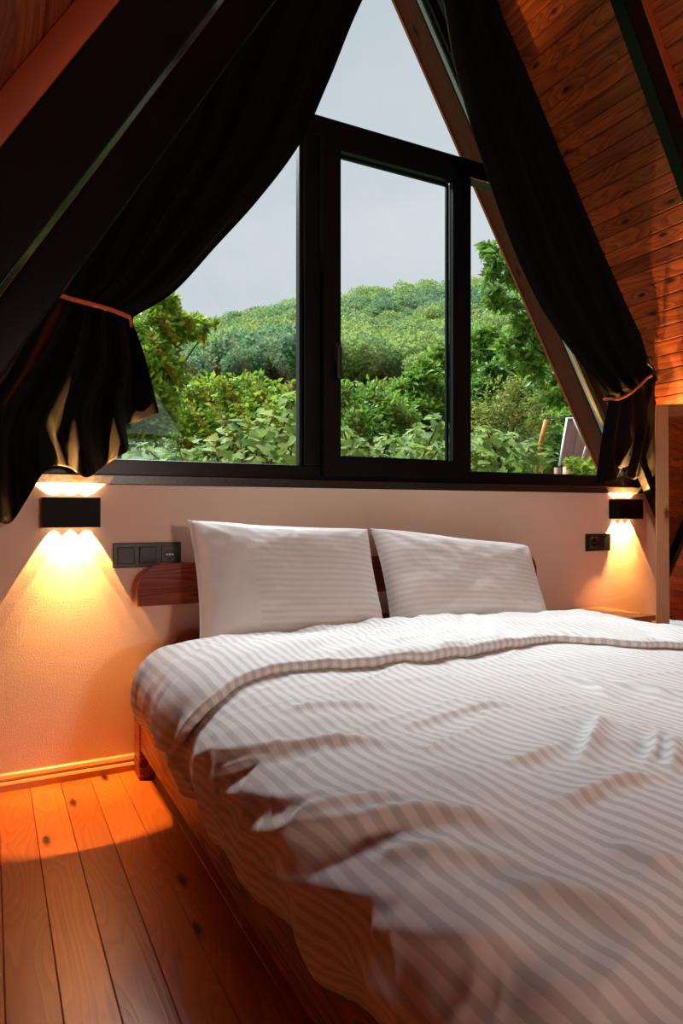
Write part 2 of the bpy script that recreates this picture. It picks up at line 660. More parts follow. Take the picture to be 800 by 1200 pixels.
M['under'] = plain('subfloor', (0.05, 0.025, 0.012), 0.9)
M['bark'] = plain('bark', (0.055, 0.04, 0.028), 0.9, 0.2, 0, 0.4, 25, 0.5, 60)
M['grass'] = plain('grass', (0.05, 0.09, 0.02), 0.9, 0.2, 0, 0.45, 3, 0.4, 8)
M['soil'] = plain('woodland_floor', (0.035, 0.06, 0.022), 0.95, 0.2, 0, 0.4, 0.4)

# ------------------------------------------------------------------ the A-frame
KR = 0.617                       # run over rise of the roof
CL, CR_ = -0.30, 3.04            # where the two ceilings cut eye level
AX = (CL + CR_) / 2
AZ = CAM_Z + (CR_ - CL) / 2 / KR
YB, YF = 2.33, -4.30             # window gable and rear gable
HYP = math.hypot(KR, 1)
SX, SZ = KR / HYP, -1 / HYP
SLOPE = AZ / abs(SZ)


def roof_pt(side, s, y, p=0.0):
    """point on the ceiling: s down the slope from the ridge, p out of the ceiling into the room"""
    u = np.array([side * SX, 0, SZ])
    n = np.array([side * -SZ, 0, SX])
    return np.array([AX, y, AZ]) + u * s - n * p


def roof_frame(side, s, y, p):
    """matrix: local x down the slope, local y along the house, local z square to the ceiling"""
    u = Vector((side * SX, 0, SZ))
    yv = Vector((0, 1, 0))
    n = u.cross(yv)
    o = Vector(roof_pt(side, s, y, p))
    return Matrix(((u.x, 0, n.x, o.x), (u.y, 1, n.y, o.y), (u.z, 0, n.z, o.z), (0, 0, 0, 1)))


# floor
fl = empty('floor', (0, 0, 0), 'orange varnished pine plank floor', 'floor', kind='structure')
XL, XR = CL - KR * CAM_Z, CR_ + KR * CAM_Z
PW = 0.0868


def board_mesh(w, ln, th, ch, name):
    """a board along local y, its top edges chamfered, top at z=0"""
    a = w / 2 - 0.0006
    sec = [(-a, -th), (a, -th), (a, -ch), (a - ch, 0), (-a + ch, 0), (-a, -ch)]
    return extrude_poly([(x, -ln / 2, z) for x, z in sec], (0, ln, 0), name)


fm = board_mesh(PW, YB - YF, 0.02, 0.0013, 'plank')
fm.materials.append(M['floor'])
k = math.ceil((XL - 0.022) / PW)
while 0.022 + (k + 1) * PW < XR + PW:
    xc = 0.022 + (k + 0.5) * PW
    if XL < xc < XR:
        ob('plank', fm, None, fl, (xc, (YB + YF) / 2, 0))
    k += 1
box('subfloor', XL, XR, YF, YB + 0.1, -0.12, -0.021, M['under'], fl)

# ceilings
BW = 0.0625
cm = board_mesh(BW, YB - YF, 0.016, 0.0035, 'plank')
cm.materials.append(M['ceil'])
for side, nm, lab in ((1, 'ceiling_right', 'sloping ceiling of knotty red pine boards over the bed'),
                      (-1, 'ceiling_left', 'sloping ceiling of red pine boards beside the black beams')):
    ce = empty(nm, (0, 0, 0), lab, 'ceiling', kind='structure')
    nb = int(SLOPE / BW)
    for i in range(nb):
        o = ob('plank', cm, None, ce)
        mt = roof_frame(side, (i + 0.5) * BW, (YB + YF) / 2, 0)
        if side > 0:             # board top (z=0) must face the room
            mt = mt @ Matrix.Rotation(math.pi, 4, 'Y')
        o.matrix_world = mt
    d = ob('roof_deck', box_mesh(0, SLOPE + 0.3, -(YB - YF) / 2 - 0.1, (YB - YF) / 2 + 0.02, -0.05, 0.05), M['deck'], ce)
    mt = roof_frame(side, 0, (YB + YF) / 2, -0.016 - 0.051)
    d.matrix_world = mt

# rafters: pine batten against the ceiling, black steel beam on it
ri = 1
for y0 in (2.245, 1.575, 0.905, 0.235, -0.435, -1.105, -1.775, -2.445, -3.115, -3.785):
    for side, sn in ((1, 'right'), (-1, 'left')):
        which = {2.245: 'against the window gable', 1.575: 'next from the window gable',
                 0.905: 'second from the window gable'}.get(y0, 'further from the window')
        t = empty('trim_%d' % ri, tuple(roof_pt(side, 0.2, y0)),
                  'black steel rafter on a pine batten on the %s slope, %s' % (sn, which), 'rafter', kind='structure')
        if y0 < 0.9:
            t['group'] = 'rafters behind the bed foot'
        ri += 1
        s0, s1 = (0.12 if side > 0 else 0.20), SLOPE - 0.05
        p_b = 0.036
        b = ob('batten', box_mesh(0, s1 - s0, 0, 0.052, -p_b / 2, p_b / 2, 0.001), M['trimwood'], t)
        mt = roof_frame(side, s0, y0, p_b / 2 + 0.0005)
        b.matrix_world = mt
        hb = 0.086
        g = ob('beam', box_mesh(0, s1 - s0, 0, 0.046, -hb / 2, hb / 2, 0.003, 2), M['black_steel'], t)
        g.matrix_world = roof_frame(side, s0, y0, p_b + hb / 2 + 0.001)

# fix parenting offsets (children were given world matrices)
for o in bpy.data.objects:
    if o.parent is not None and o.parent.name.startswith('trim_'):
        w = o.matrix_world.copy() if False else o.matrix_basis.copy()
        o.matrix_parent_inverse = Matrix.Translation(-o.parent.location)

# window gable: low plaster wall
wz = 0.94
wall = ob('wall_back', extrude_poly([(XL, YB, -0.1), (XR, YB, -0.1), (CR_ - KR * (wz - CAM_Z), YB, wz),
                                     (CL + KR * (wz - CAM_Z), YB, wz)], (0, 0.12, 0), 'wall_back'), M['plaster'])
tag(wall, 'low cream plaster wall under the window', 'wall', kind='structure')

bb = empty('baseboard_back', (0, 0, 0), 'moulded pine baseboard along the plaster wall', 'baseboard', kind='structure')
sec = [(0, 0), (-0.022, 0), (-0.022, 0.020), (-0.018, 0.026), (-0.012, 0.028), (-0.014, 0.036), (-0.010, 0.046),
       (-0.004, 0.050), (0, 0.050)]
ob('moulding', extrude_poly([(XL + 0.05, YB + y, z) for y, z in sec], (XR - XL - 0.12, 0, 0), 'moulding'),
   M['basewood'], bb)

# sill
sl = box('trim_sill', CL + KR * 0.1 + 0.02, CR_ - KR * 0.1 - 0.02, 2.312, 2.45, 0.94, 0.97, M['sill'], None, 0.002)
sl.name = 'trim_90'
tag(sl, 'black granite window sill above the plaster wall', 'sill', kind='structure')

# window: black frame filling the gable
WY0, WY1 = 2.335, 2.40
win = empty('window_1', (AX, WY0, 0.97), 'black framed gable window above the bed with an opening sash', 'window', kind='structure')
FT = 0.115


def inner_x(side, z, p=0.0):
    if side > 0:
        return CR_ - KR * (z - CAM_Z) - p * HYP
    return CL + KR * (z - CAM_Z) + p * HYP


def wbox(name, x0, x1, z0, z1, y0=WY0, y1=WY1, mat='frame', bev=0.004):
    return box(name, x0, x1, y0, y1, z0, z1, M[mat], win, bev, 2)


ZS = 0.97
wbox('bottom_rail', inner_x(-1, ZS) + 0.03, inner_x(1, ZS) - 0.03, ZS, ZS + 0.055)
TR0, TR1 = 2.275, 2.352
wbox('transom', inner_x(-1, TR1, 0.05), inner_x(1, TR1, 0.05), TR0, TR1)
for side in (1, -1):
    a0, a1 = inner_x(side, ZS), inner_x(side, ZS, FT)
    ztop = AZ - 0.02
    zi = AZ - FT * HYP / KR
    poly = [(a0, WY0 + 0.002, ZS), (AX, WY0 + 0.002, AZ - 0.005), (AX, WY0 + 0.002, zi), (a1, WY0 + 0.002, ZS)]
    o = ob('sloping_rail', extrude_poly(poly, (0, 0.06, 0), 'sloping_rail'), M['frame'], win)
    o.location = -win.location
    g0 = inner_x(side, ZS + 0.06, FT - 0.002)
    g1 = inner_x(side, ZS + 0.06, FT + 0.012)
    zg = AZ - (FT + 0.012) * HYP / KR
    zg0 = AZ - (FT - 0.002) * HYP / KR
    poly = [(g0, 2.362, ZS + 0.06), (AX, 2.362, zg0), (AX, 2.362, zg), (g1, 2.362, ZS + 0.06)]
    o = ob('gasket', extrude_poly(poly, (0, 0.02, 0), 'gasket'), M['gasket'], win)
    o.location = -win.location
MX = ((1.045, 1.125), (1.765, 1.822))
for a, b in MX:
    wbox('mullion', a, b, ZS + 0.055, TR0)
# glazing bead on the fixed left pane
wbox('glazing_bead', 1.030, 1.0445, ZS + 0.056, TR0 - 0.001, 2.348, 2.385)
# sash
sa = empty('sash', (0, 0, 0))
sa.parent = win
S0, S1, SZ0, SZ1 = 1.108, 1.778, 0.985, 2.295
SY0, SY1 = 2.302, 2.3345
bar = 0.074


def sash_piece(name, poly, mat='frame', y0=SY0, dy=SY1 - SY0):
    m = extrude_poly([(x, y0, z) for x, z in poly], (0, dy, 0), name)
    bm = bmesh.new()
    bm.from_mesh(m)
    bmesh.ops.bevel(bm, geom=list(bm.edges), offset=0.003, segments=2, affect='EDGES')
    bm.to_mesh(m)
    bm.free()
    o = ob(name, m, M[mat], sa)
    o.location = -win.location
    return o


sash_piece('stile', [(S0, SZ0), (S0 + bar, SZ0 + bar), (S0 + bar, SZ1 - bar), (S0, SZ1)])
sash_piece('stile', [(S1, SZ0), (S1, SZ1), (S1 - bar, SZ1 - bar), (S1 - bar, SZ0 + bar)])
sash_piece('rail', [(S0, SZ0), (S1, SZ0), (S1 - bar, SZ0 + bar), (S0 + bar, SZ0 + bar)])
sash_piece('rail', [(S0, SZ1), (S0 + bar, SZ1 - bar), (S1 - bar, SZ1 - bar), (S1, SZ1)])
o = box('pane', S0 + bar - 0.01, S1 - bar + 0.01, 2.352, 2.358, SZ0 + bar - 0.01, SZ1 - bar + 0.01, M['glass'])
o.parent = sa
o.location = Vector(o.location) - win.location
for nm, a, b, c, d in (('bead', S0 + bar - 0.004, S0 + bar + 0.010, SZ0 + bar, SZ1 - bar),
                       ('bead', S1 - bar - 0.010, S1 - bar + 0.004, SZ0 + bar, SZ1 - bar),
                       ('bead', S0 + bar, S1 - bar, SZ0 + bar - 0.004, SZ0 + bar + 0.008),
                       ('bead', S0 + bar, S1 - bar, SZ1 - bar - 0.008, SZ1 - bar + 0.004)):
    o = box(nm, a, b, 2.336, 2.351, c, d, M['frame'], None, 0.002)
    o.parent = sa
    o.location = Vector(o.location) - win.location
# handle
hx = S0 + bar * 0.72
o = box('handle', hx - 0.011, hx + 0.011, 2.290, 2.302, 1.42, 1.49, M['hook'], None, 0.004, 2)
o.parent = sa
o.location = Vector(o.location) - win.location
o = box('handle_lever', hx - 0.009, hx + 0.009, 2.268, 2.284, 1.35, 1.47, M['hook'], None, 0.005, 2)
o.parent = sa
o.location = Vector(o.location) - win.location
o = box('handle_neck', hx - 0.007, hx + 0.007, 2.284, 2.290, 1.445, 1.465, M['hook'])
o.parent = sa
o.location = Vector(o.location) - win.location


# panes of the fixed lights
def pane(poly):
    o = ob('pane', extrude_poly([(x, 2.365, z) for x, z in poly], (0, 0.006, 0), 'pane'), M['glass'], win)
    o.location = -win.location


zb = ZS + 0.05
pane([(inner_x(-1, zb, FT - .01), zb), (1.05, zb), (1.05, TR0 + 0.005), (inner_x(-1, TR0, FT - .01), TR0 + 0.005)])
pane([(1.81, zb), (inner_x(1, zb, FT - .01), zb), (inner_x(1, TR0, FT - .01), TR0 + 0.005), (1.81, TR0 + 0.005)])
pane([(inner_x(-1, TR1, FT - .01), TR1 - 0.005), (inner_x(1, TR1, FT - .01), TR1 - 0.005),
      (AX, AZ - (FT - .01) * HYP / KR)])

# exterior verge rafters just outside the glass
for i, side in enumerate((1, -1)):
    t = empty('trim_%d' % (91 + i), tuple(roof_pt(side, 0.2, 2.46)),
              'brown timber verge rafter outside the glass on the %s slope' % ('right' if side > 0 else 'left'),
              'rafter', kind='structure')
    for nm, y0, y1, p0, p1, mt in (('board', 2.455, 2.56, -0.09, 0.062, 'extwood'),
                                   ('edge_strip', 2.562, 2.575, -0.09, 0.068, 'trimwood')):
        o = ob(nm, box_mesh(0, SLOPE, 0, y1 - y0, -(p1 - p0) / 2, (p1 - p0) / 2, 0.001), M[mt], t)
        o.matrix_world = roof_frame(side, 0.22, y0, (p0 + p1) / 2)
        o.matrix_parent_inverse = Matrix.Translation(-t.location)

# rear gable with its glazing (behind the camera; it lights the room and mirrors in the panes)
wf = empty('wall_front', (0, 0, 0), 'pine wall of the glazed rear gable', 'wall', kind='structure')
RX0, RX1 = 0.47, 2.26
for side in (1, -1):
    xo = XR if side > 0 else XL
    xi_ = RX1 if side > 0 else RX0
    zt = 1.80
    poly = [(xi_, YF, 0), (xo, YF, 0), (inner_x(side, zt), YF, zt), (xi_, YF, zt)]
    ob('boarding', extrude_poly(poly, (0, -0.1, 0), 'boarding'), M['ceil'], wf)
w2 = empty('window_2', (AX, YF, 0), 'black framed glazing of the rear gable', 'window', kind='structure')


def w2box(nm, x0, x1, z0, z1, y0=YF - 0.08, y1=YF - 0.02, mat='frame'):
    return box(nm, x0, x1, y0, y1, z0, z1, M[mat], w2)


w2box('transom', inner_x(-1, 1.86), inner_x(1, 1.86), 1.80, 1.86)
w2box('bottom_rail', RX0, RX1, 0.0, 0.07)
for xx in (RX0 + 0.03, 0.80, AX, 1.93, RX1 - 0.03):
    w2box('mullion', xx - 0.022, xx + 0.022, 0.07, 1.80)
w2box('pane', RX0, RX1, 0.05, 1.81, YF - 0.055, YF - 0.05, 'glass')
for side in (1, -1):
    poly = [(inner_x(side, 1.86), YF - 0.08, 1.86), (AX, YF - 0.08, AZ), (AX, YF - 0.08, AZ - FT * HYP / KR),
            (inner_x(side, 1.86, FT), YF - 0.08, 1.86)]
    o = ob('sloping_rail', extrude_poly(poly, (0, 0.06, 0), 'sloping_rail'), M['frame'], w2)
    o.location = -w2.location
o = ob('pane', extrude_poly([(inner_x(-1, 1.85, .1), YF - 0.055, 1.85), (inner_x(1, 1.85, .1), YF - 0.055, 1.85),
                             (AX, YF - 0.055, AZ - 0.1 * HYP / KR)], (0, 0.005, 0), 'pane'), M['glass'], w2)
o.location = -w2.location


# ------------------------------------------------------------------ bed
bed = empty('bed', (1.255, 1.2, 0), 'dark stained wooden double bed with a rounded plank headboard', 'bed')
BX0, BX1, BY0, BY1 = 0.418, 2.095, 0.15, 2.255
for x0 in (BX0, BX1 - 0.05):
    box('leg', x0, x0 + 0.05, 2.21, 2.30, 0, 0.27, M['bed'], bed, 0.003)
    box('leg', x0, x0 + 0.05, BY0, BY0 + 0.09, 0, 0.27, M['bed'], bed, 0.003)
for x0 in (BX0 + 0.004, BX1 - 0.034):
    box('side_rail', x0, x0 + 0.03, BY0 + 0.005, 2.208, 0.095, 0.27, M['bed'], bed, 0.003)
box('end_rail', BX0 + 0.05, BX1 - 0.05, BY0, BY0 + 0.03, 0.095, 0.27, M['bedX'], bed, 0.003)
box('slat_base', BX0 + 0.04, BX1 - 0.04, BY0 + 0.035, 2.2, 0.20, 0.235, M['bedX'], bed)


def head_plank(x0, x1, z0, z1, y0, y1, r):
    pts = [(x0, z0), (x1, z0)]
    n = 10
    for i in range(n + 1):
        a = math.pi / 2 * i / n
        pts.append((x1 - r + r * math.cos(a), z1 - r * 0.95 + r * 0.95 * math.sin(a)))
    for i in range(n + 1):
        a = math.pi / 2 + math.pi / 2 * i / n
        pts.append((x0 + r + r * math.cos(a), z1 - r * 0.95 + r * 0.95 * math.sin(a)))
    cx, cz = (x0 + x1) / 2, (z0 + z1) / 2
    m = extrude_poly([(x - cx, 0, z - cz) for x, z in pts], (0, y1 - y0, 0), 'headboard_plank')
    o = ob('headboard_plank', m, M['bedX'], bed)
    o.location = Vector((cx, y0, cz)) - bed.location


head_plank(BX0, BX1, 0.548, 0.682, 2.235, 2.262, 0.088)
head_plank(BX0 + 0.10, BX1 - 0.10, 0.325, 0.460, 2.235, 2.262, 0.088)
for x0 in (0.74, 1.70):
    box('headboard_post', x0, x0 + 0.06, 2.264, 2.294, 0.10, 0.66, M['bedX'], bed, 0.002)
box('diagonal_brace', BX0 + 0.06, BX0 + 0.09, 2.20, 2.23, 0.10, 0.24, M['bed'], bed)

mat_o = box('mattress', BX0 + 0.045, BX1 - 0.045, BY0 + 0.05, 2.195, 0.236, 0.425, M['matt'], None, 0.03, 3)
tag(mat_o, 'white mattress on the wooden bed under the duvet', 'mattress')


# ------------------------------------------------------------------ duvet
PROF = catmull([(0.400, 0.215), (0.376, 0.28), (0.364, 0.345), (0.378, 0.408), (0.44, 0.452), (0.60, 0.470),
                (0.90, 0.476), (1.26, 0.474), (1.70, 0.465), (1.95, 0.452), (2.09, 0.422), (2.16, 0.35), (2.18, 0.25)], 600)
_seg = np.r_[0, np.cumsum(np.hypot(*np.diff(PROF, axis=0).T))]
A_MAX = _seg[-1]


def prof_at(a):
    x = np.interp(a, _seg, PROF[:, 0])
    z = np.interp(a, _seg, PROF[:, 1])
    e = 0.004
    tx = np.interp(a + e, _seg, PROF[:, 0]) - np.interp(a - e, _seg, PROF[:, 0])
    tz = np.interp(a + e, _seg, PROF[:, 1]) - np.interp(a - e, _seg, PROF[:, 1])
    ln = np.hypot(tx, tz) + 1e-9
    return x, z, -tz / ln, tx / ln


DY0, DY1 = 0.12, 1.93
_ga = np.linspace(0, A_MAX, 500)
_gy = np.linspace(DY0, DY1, 450)
_GA, _GY = np.meshgrid(_ga, _gy)
_x, _z, _nx, _nz = prof_at(_GA)
_P = np.stack([_x, _GY, _z], -1)
_q = _P - EYE
_dep = _q @ FW
_front = ((_q[..., 0] * _nx + _q[..., 2] * _nz) < 0) & (_dep > 0.05)
_U = np.where(_front, 400 + 800 * (_q @ RT) / np.maximum(_dep, .05), 1e6)
_V = np.where(_front, 600 - 800 * _q[..., 2] / np.maximum(_dep, .05), 1e6)


def on_bed(x, y):
    """bed-surface coordinates (across, along) of the point the photo shows at x, y"""
    i = np.argmin((_U - x) ** 2 + (_V - y) ** 2)
    return _GA.ravel()[i], _GY.ravel()[i]


def stroke(A, Y, pts, amp, w, skew=0.0, taper=0.38):
    """a fold: ridge along a line on the bed, steeper on one side"""
    P = catmull([on_bed(*p) for p in pts], 24)
    L_ = np.r_[0, np.cumsum(np.hypot(*np.diff(P, axis=0).T))]
    best = np.full(A.shape, 1e9)
    sd = np.zeros(A.shape)
    tt = np.zeros(A.shape)
    for i in range(len(P) - 1):
        d = P[i + 1] - P[i]
        l2 = d @ d + 1e-12
        t = np.clip(((A - P[i][0]) * d[0] + (Y - P[i][1]) * d[1]) / l2, 0, 1)
        ex = A - (P[i][0] + t * d[0])
        ey = Y - (P[i][1] + t * d[1])
        dd = ex * ex + ey * ey
        m_ = dd < best
        best = np.where(m_, dd, best)
        sg = np.sign(ex * d[1] - ey * d[0])
        sd = np.where(m_, sg * np.sqrt(dd), sd)
        tt = np.where(m_, (L_[i] + t * np.sqrt(l2)) / L_[-1], tt)
    t0 = 0.14 if pts[0][0] < 480 else taper      # folds that start at the hem start in full
    env = np.clip(tt / t0, 0, 1) * np.clip((1 - tt) / taper, 0, 1)
    env = env * env * (3 - 2 * env)
    env = np.maximum(env, 0.12 * (tt > 0) * (tt < 1))
    s_ = sd * (1 if skew >= 0 else -1)
    steep = np.exp(-(s_ / (w * 0.42)) ** 2)
    gentle = 1 / (1 + np.abs(s_ / (w * 0.95)) ** 1.6) ** 1.3
    fur = np.exp(-((s_ / w - 1.2) ** 2) * 3)
    return amp * env * (np.where(s_ > 0, steep, gentle) - 0.22 * fur)


STROKES = [
    ([(232, 890), (290, 882), (350, 870), (430, 866), (500, 874)], 0.018, 0.028, 0.4),
    ([(248, 918), (275, 902), (300, 890), (330, 884)], 0.016, 0.022, 0.4),
    ([(258, 932), (300, 932), (345, 940), (390, 936), (430, 925)], 0.017, 0.026, 0.4),
    ([(272, 962), (330, 976), (400, 968), (470, 960), (540, 962), (620, 980), (692, 1006)], 0.027, 0.034, 0.45),
    ([(350, 966), (400, 950), (450, 940), (500, 938)], 0.014, 0.028, 0.4),
    ([(300, 1004), (345, 1026), (400, 1046), (460, 1054), (540, 1058)], 0.026, 0.034, 0.45),
    ([(430, 1084), (500, 1102), (580, 1118), (680, 1128)], 0.022, 0.034, 0.45),
    ([(560, 1040), (620, 1046), (690, 1060), (760, 1090), (800, 1115)], 0.018, 0.036, 0.3),
    ([(440, 1005), (500, 1000), (570, 1010), (640, 1030)], 0.012, 0.030, 0.3),
    ([(372, 1128), (430, 1150), (500, 1172), (590, 1190)], 0.012, 0.040, 0.3),
    ([(590, 1172), (680, 1160), (760, 1168), (800, 1186)], 0.009, 0.040, 0.3),
    ([(670, 905), (690, 885), (700, 860), (705, 835)], 0.024, 0.022, -0.4),
    ([(640, 962), (672, 945), (700, 932), (740, 920), (790, 912)], 0.015, 0.026, 0.4),
    ([(755, 905), (768, 885), (770, 860)], 0.018, 0.020, -0.4),
    ([(785, 915), (790, 895), (785, 870)], 0.018, 0.020, -0.4),
    ([(460, 850), (520, 835), (580, 826), (640, 830)], 0.010, 0.034, 0.2),
    ([(330, 835), (400, 826), (470, 826)], 0.009, 0.034, 0.2),
    ([(560, 900), (620, 890), (660, 870)], 0.012, 0.034, 0.2),
    ([(700, 800), (760, 810), (800, 825)], 0.012, 0.03, 0.2),
    ([(640, 790), (690, 800), (720, 820)], 0.010, 0.025, 0.2),
    ([(700, 1000), (750, 1010), (800, 1035)], 0.014, 0.034, 0.3),
    ([(520, 900), (560, 930), (610, 945)], 0.010, 0.034, 0.2),
]


def bed_height(A, Y):
    h = np.zeros(A.shape)
    for s in STROKES:
        h = h + stroke(A, Y, s[0], s[1] * 0.78, s[2] * 1.0, s[3])
    h += 0.016 * vnoise(A * 2.3 + 3, Y * 2.0, 1) + 0.007 * vnoise(A * 5.3, Y * 3.7, 2)
    h += 0.0030 * vnoise(A * 13 + Y * 5, Y * 9 - A * 3, 3) + 0.0014 * vnoise(A * 31, Y * 24, 4)
    # small drawn creases, running across the bed and down to the hem
    q1 = 1 - np.abs(vnoise(A * 3.2 + Y * 1.4 + 11, Y * 8.5 - A * 3.0, 31))
    q2 = 1 - np.abs(vnoise(A * 6.0 - Y * 2.0 + 5, Y * 12 + A * 3.4, 32))
    msk = 0.5 + 0.5 * vnoise(A * 2.6 + 9, Y * 2.6, 33)
    h += 0.0075 * q1 ** 5 * msk + 0.0032 * q2 ** 5 * (1 - 0.6 * msk)
    # side of the drop gathers in soft vertical flutes
    side = np.clip((0.33 - A) / 0.25, 0, 1)
    h += side * 0.014 * np.sin(Y * 17 + 2.0 * vnoise(Y * 3, A * 2, 6))
    return h


duvet = empty('duvet', (1.25, 1.0, 0.45), 'white satin-striped duvet rumpled over the bed', 'duvet')


def uv_set(m, nr, nc, Uc, Vc):
    uvl = m.uv_layers.new(name='UVMap')
    li = np.empty(len(m.loops), dtype=np.int32)
    m.loops.foreach_get('vertex_index', li)
    uv = np.stack([Uc.ravel()[li], Vc.ravel()[li]], 1).astype(np.float32)
    uvl.data.foreach_set('uv', uv.ravel())


nA, nY = 420, 400
a_ = np.linspace(0, A_MAX, nA)
y_ = np.linspace(DY0, DY1, nY)
A, Y = np.meshgrid(a_, y_)
# hem wavers along the bed
hem = 0.022 * vnoise(Y * 4.2, Y * 0 + 1.3, 8) + 0.010 * vnoise(Y * 11, Y * 0 + 4.3, 9)
Aw = A - hem * np.clip((0.35 - A) / 0.35, 0, 1)
h = bed_height(Aw, Y)
x, z, nx, nz_ = prof_at(np.clip(Aw, 0, A_MAX))
low = np.minimum(Aw, 0)
z = z + low * 0.95
# head end rolls down to the mattress
e = np.clip((Y - 1.86) / 0.07, 0, 1)
z = z - 0.06 * (1 - np.sqrt(np.clip(1 - e * e, 0, 1))) * np.clip((A - 0.1) / 0.25, 0, 1)
P = np.stack([x + nx * h, Y + 0 * h, z + nz_ * h], -1)
P[..., 2] = np.maximum(P[..., 2], 0.10)
m = np_mesh('cover', P.reshape(-1, 3) - np.array(duvet.location), grid_faces(nY, nA))
uv_set(m, nY, nA, A, Y)
cov = ob('cover', m, M['duvet'], duvet, smooth=True)
md = cov.modifiers.new('thickness', 'SOLIDIFY')
md.thickness = 0.012
md.offset = -1

# turned-back head end of the duvet: a thick second layer with a rolled front edge
EDGE_PX = [(176, 850), (192, 872), (207, 882), (228, 862), (252, 832), (292, 806), (345, 793), (440, 786), (520, 778),
           (600, 765), (655, 756), (700, 761), (755, 764), (799, 762)]
ED = np.array([on_bed(*p) for p in EDGE_PX])
o_ = np.argsort(ED[:, 0])
ED = ED[o_]
nA2, nT = 320, 90
a2 = np.linspace(0.045, A_MAX - 0.04, nA2)
# smooth the edge curve
ye = np.interp(a2, ED[:, 0], ED[:, 1])
kk = np.ones(13) / 13
ye = np.convolve(np.pad(ye, 6, mode='edge'), kk, 'valid')
ye = ye + 0.010 * vnoise(a2 * 8, a2 * 0, 21) + 0.005 * vnoise(a2 * 23, a2 * 0, 22)
# t: 0..0.12 roll under the edge, then back to the head
rows = []
uvu, uvv = [], []
TH = 0.026
thick = TH * (1 + 0.30 * vnoise(a2 * 3.1, a2 * 0 + 2, 23)) * np.clip((a2 - 0.03) / 0.10, 0.25, 1)
yb_ = 1.945
for j in range(nT):
    if j < 16:
        ph = -math.pi / 2 + math.pi * j / 15      # half circle, bottom to top
        yy = ye + thick * 0.5 * (1 - math.cos(ph))
        hh = thick * 0.5 + thick * 0.5 * math.sin(ph)
    else:
        u = (j - 15) / (nT - 1 - 15)
        yy = ye + thick * 0.5 * (1 - 0) + (yb_ - ye - thick * 0.5) * u
        hh = thick * (1 + 0.30 * np.sin(np.pi * min(1, u * 1.15)) * (0.6 + 0.4 * vnoise(a2 * 2.2, a2 * 0 + 7, 24)))
        hh = hh + 0.006 * vnoise(a2 * 9 + 4 * u, np.full_like(a2, u * 5), 25) + 0.004 * vnoise(a2 * 21 - 6 * u, np.full_like(a2, u * 7), 26)
        if u > 0.86:
            q = (u - 0.86) / 0.14
            hh = hh * math.sqrt(max(0, 1 - q * q)) - 0.05 * q * q
    Yq = np.minimum(yy, DY1 + 0.02)
    base = bed_height(a2, np.minimum(Yq, DY1)) * 0.75
    x, z, nx, nz_ = prof_at(a2)
    rows.append(np.stack([x + nx * (base + hh + 0.003), yy, z + nz_ * (base + hh + 0.003)], -1))
    uvu.append(a2 + 0.006)
    uvv.append(yy + (hh if j < 16 else 0))
P = np.array(rows)
m = np_mesh('turned_back_edge', P.reshape(-1, 3) - np.array(duvet.location), grid_faces(nT, nA2))
uv_set(m, nT, nA2, np.array(uvu), np.array(uvv))
o = ob('turned_back_edge', m, M['duvet'], duvet, smooth=True)


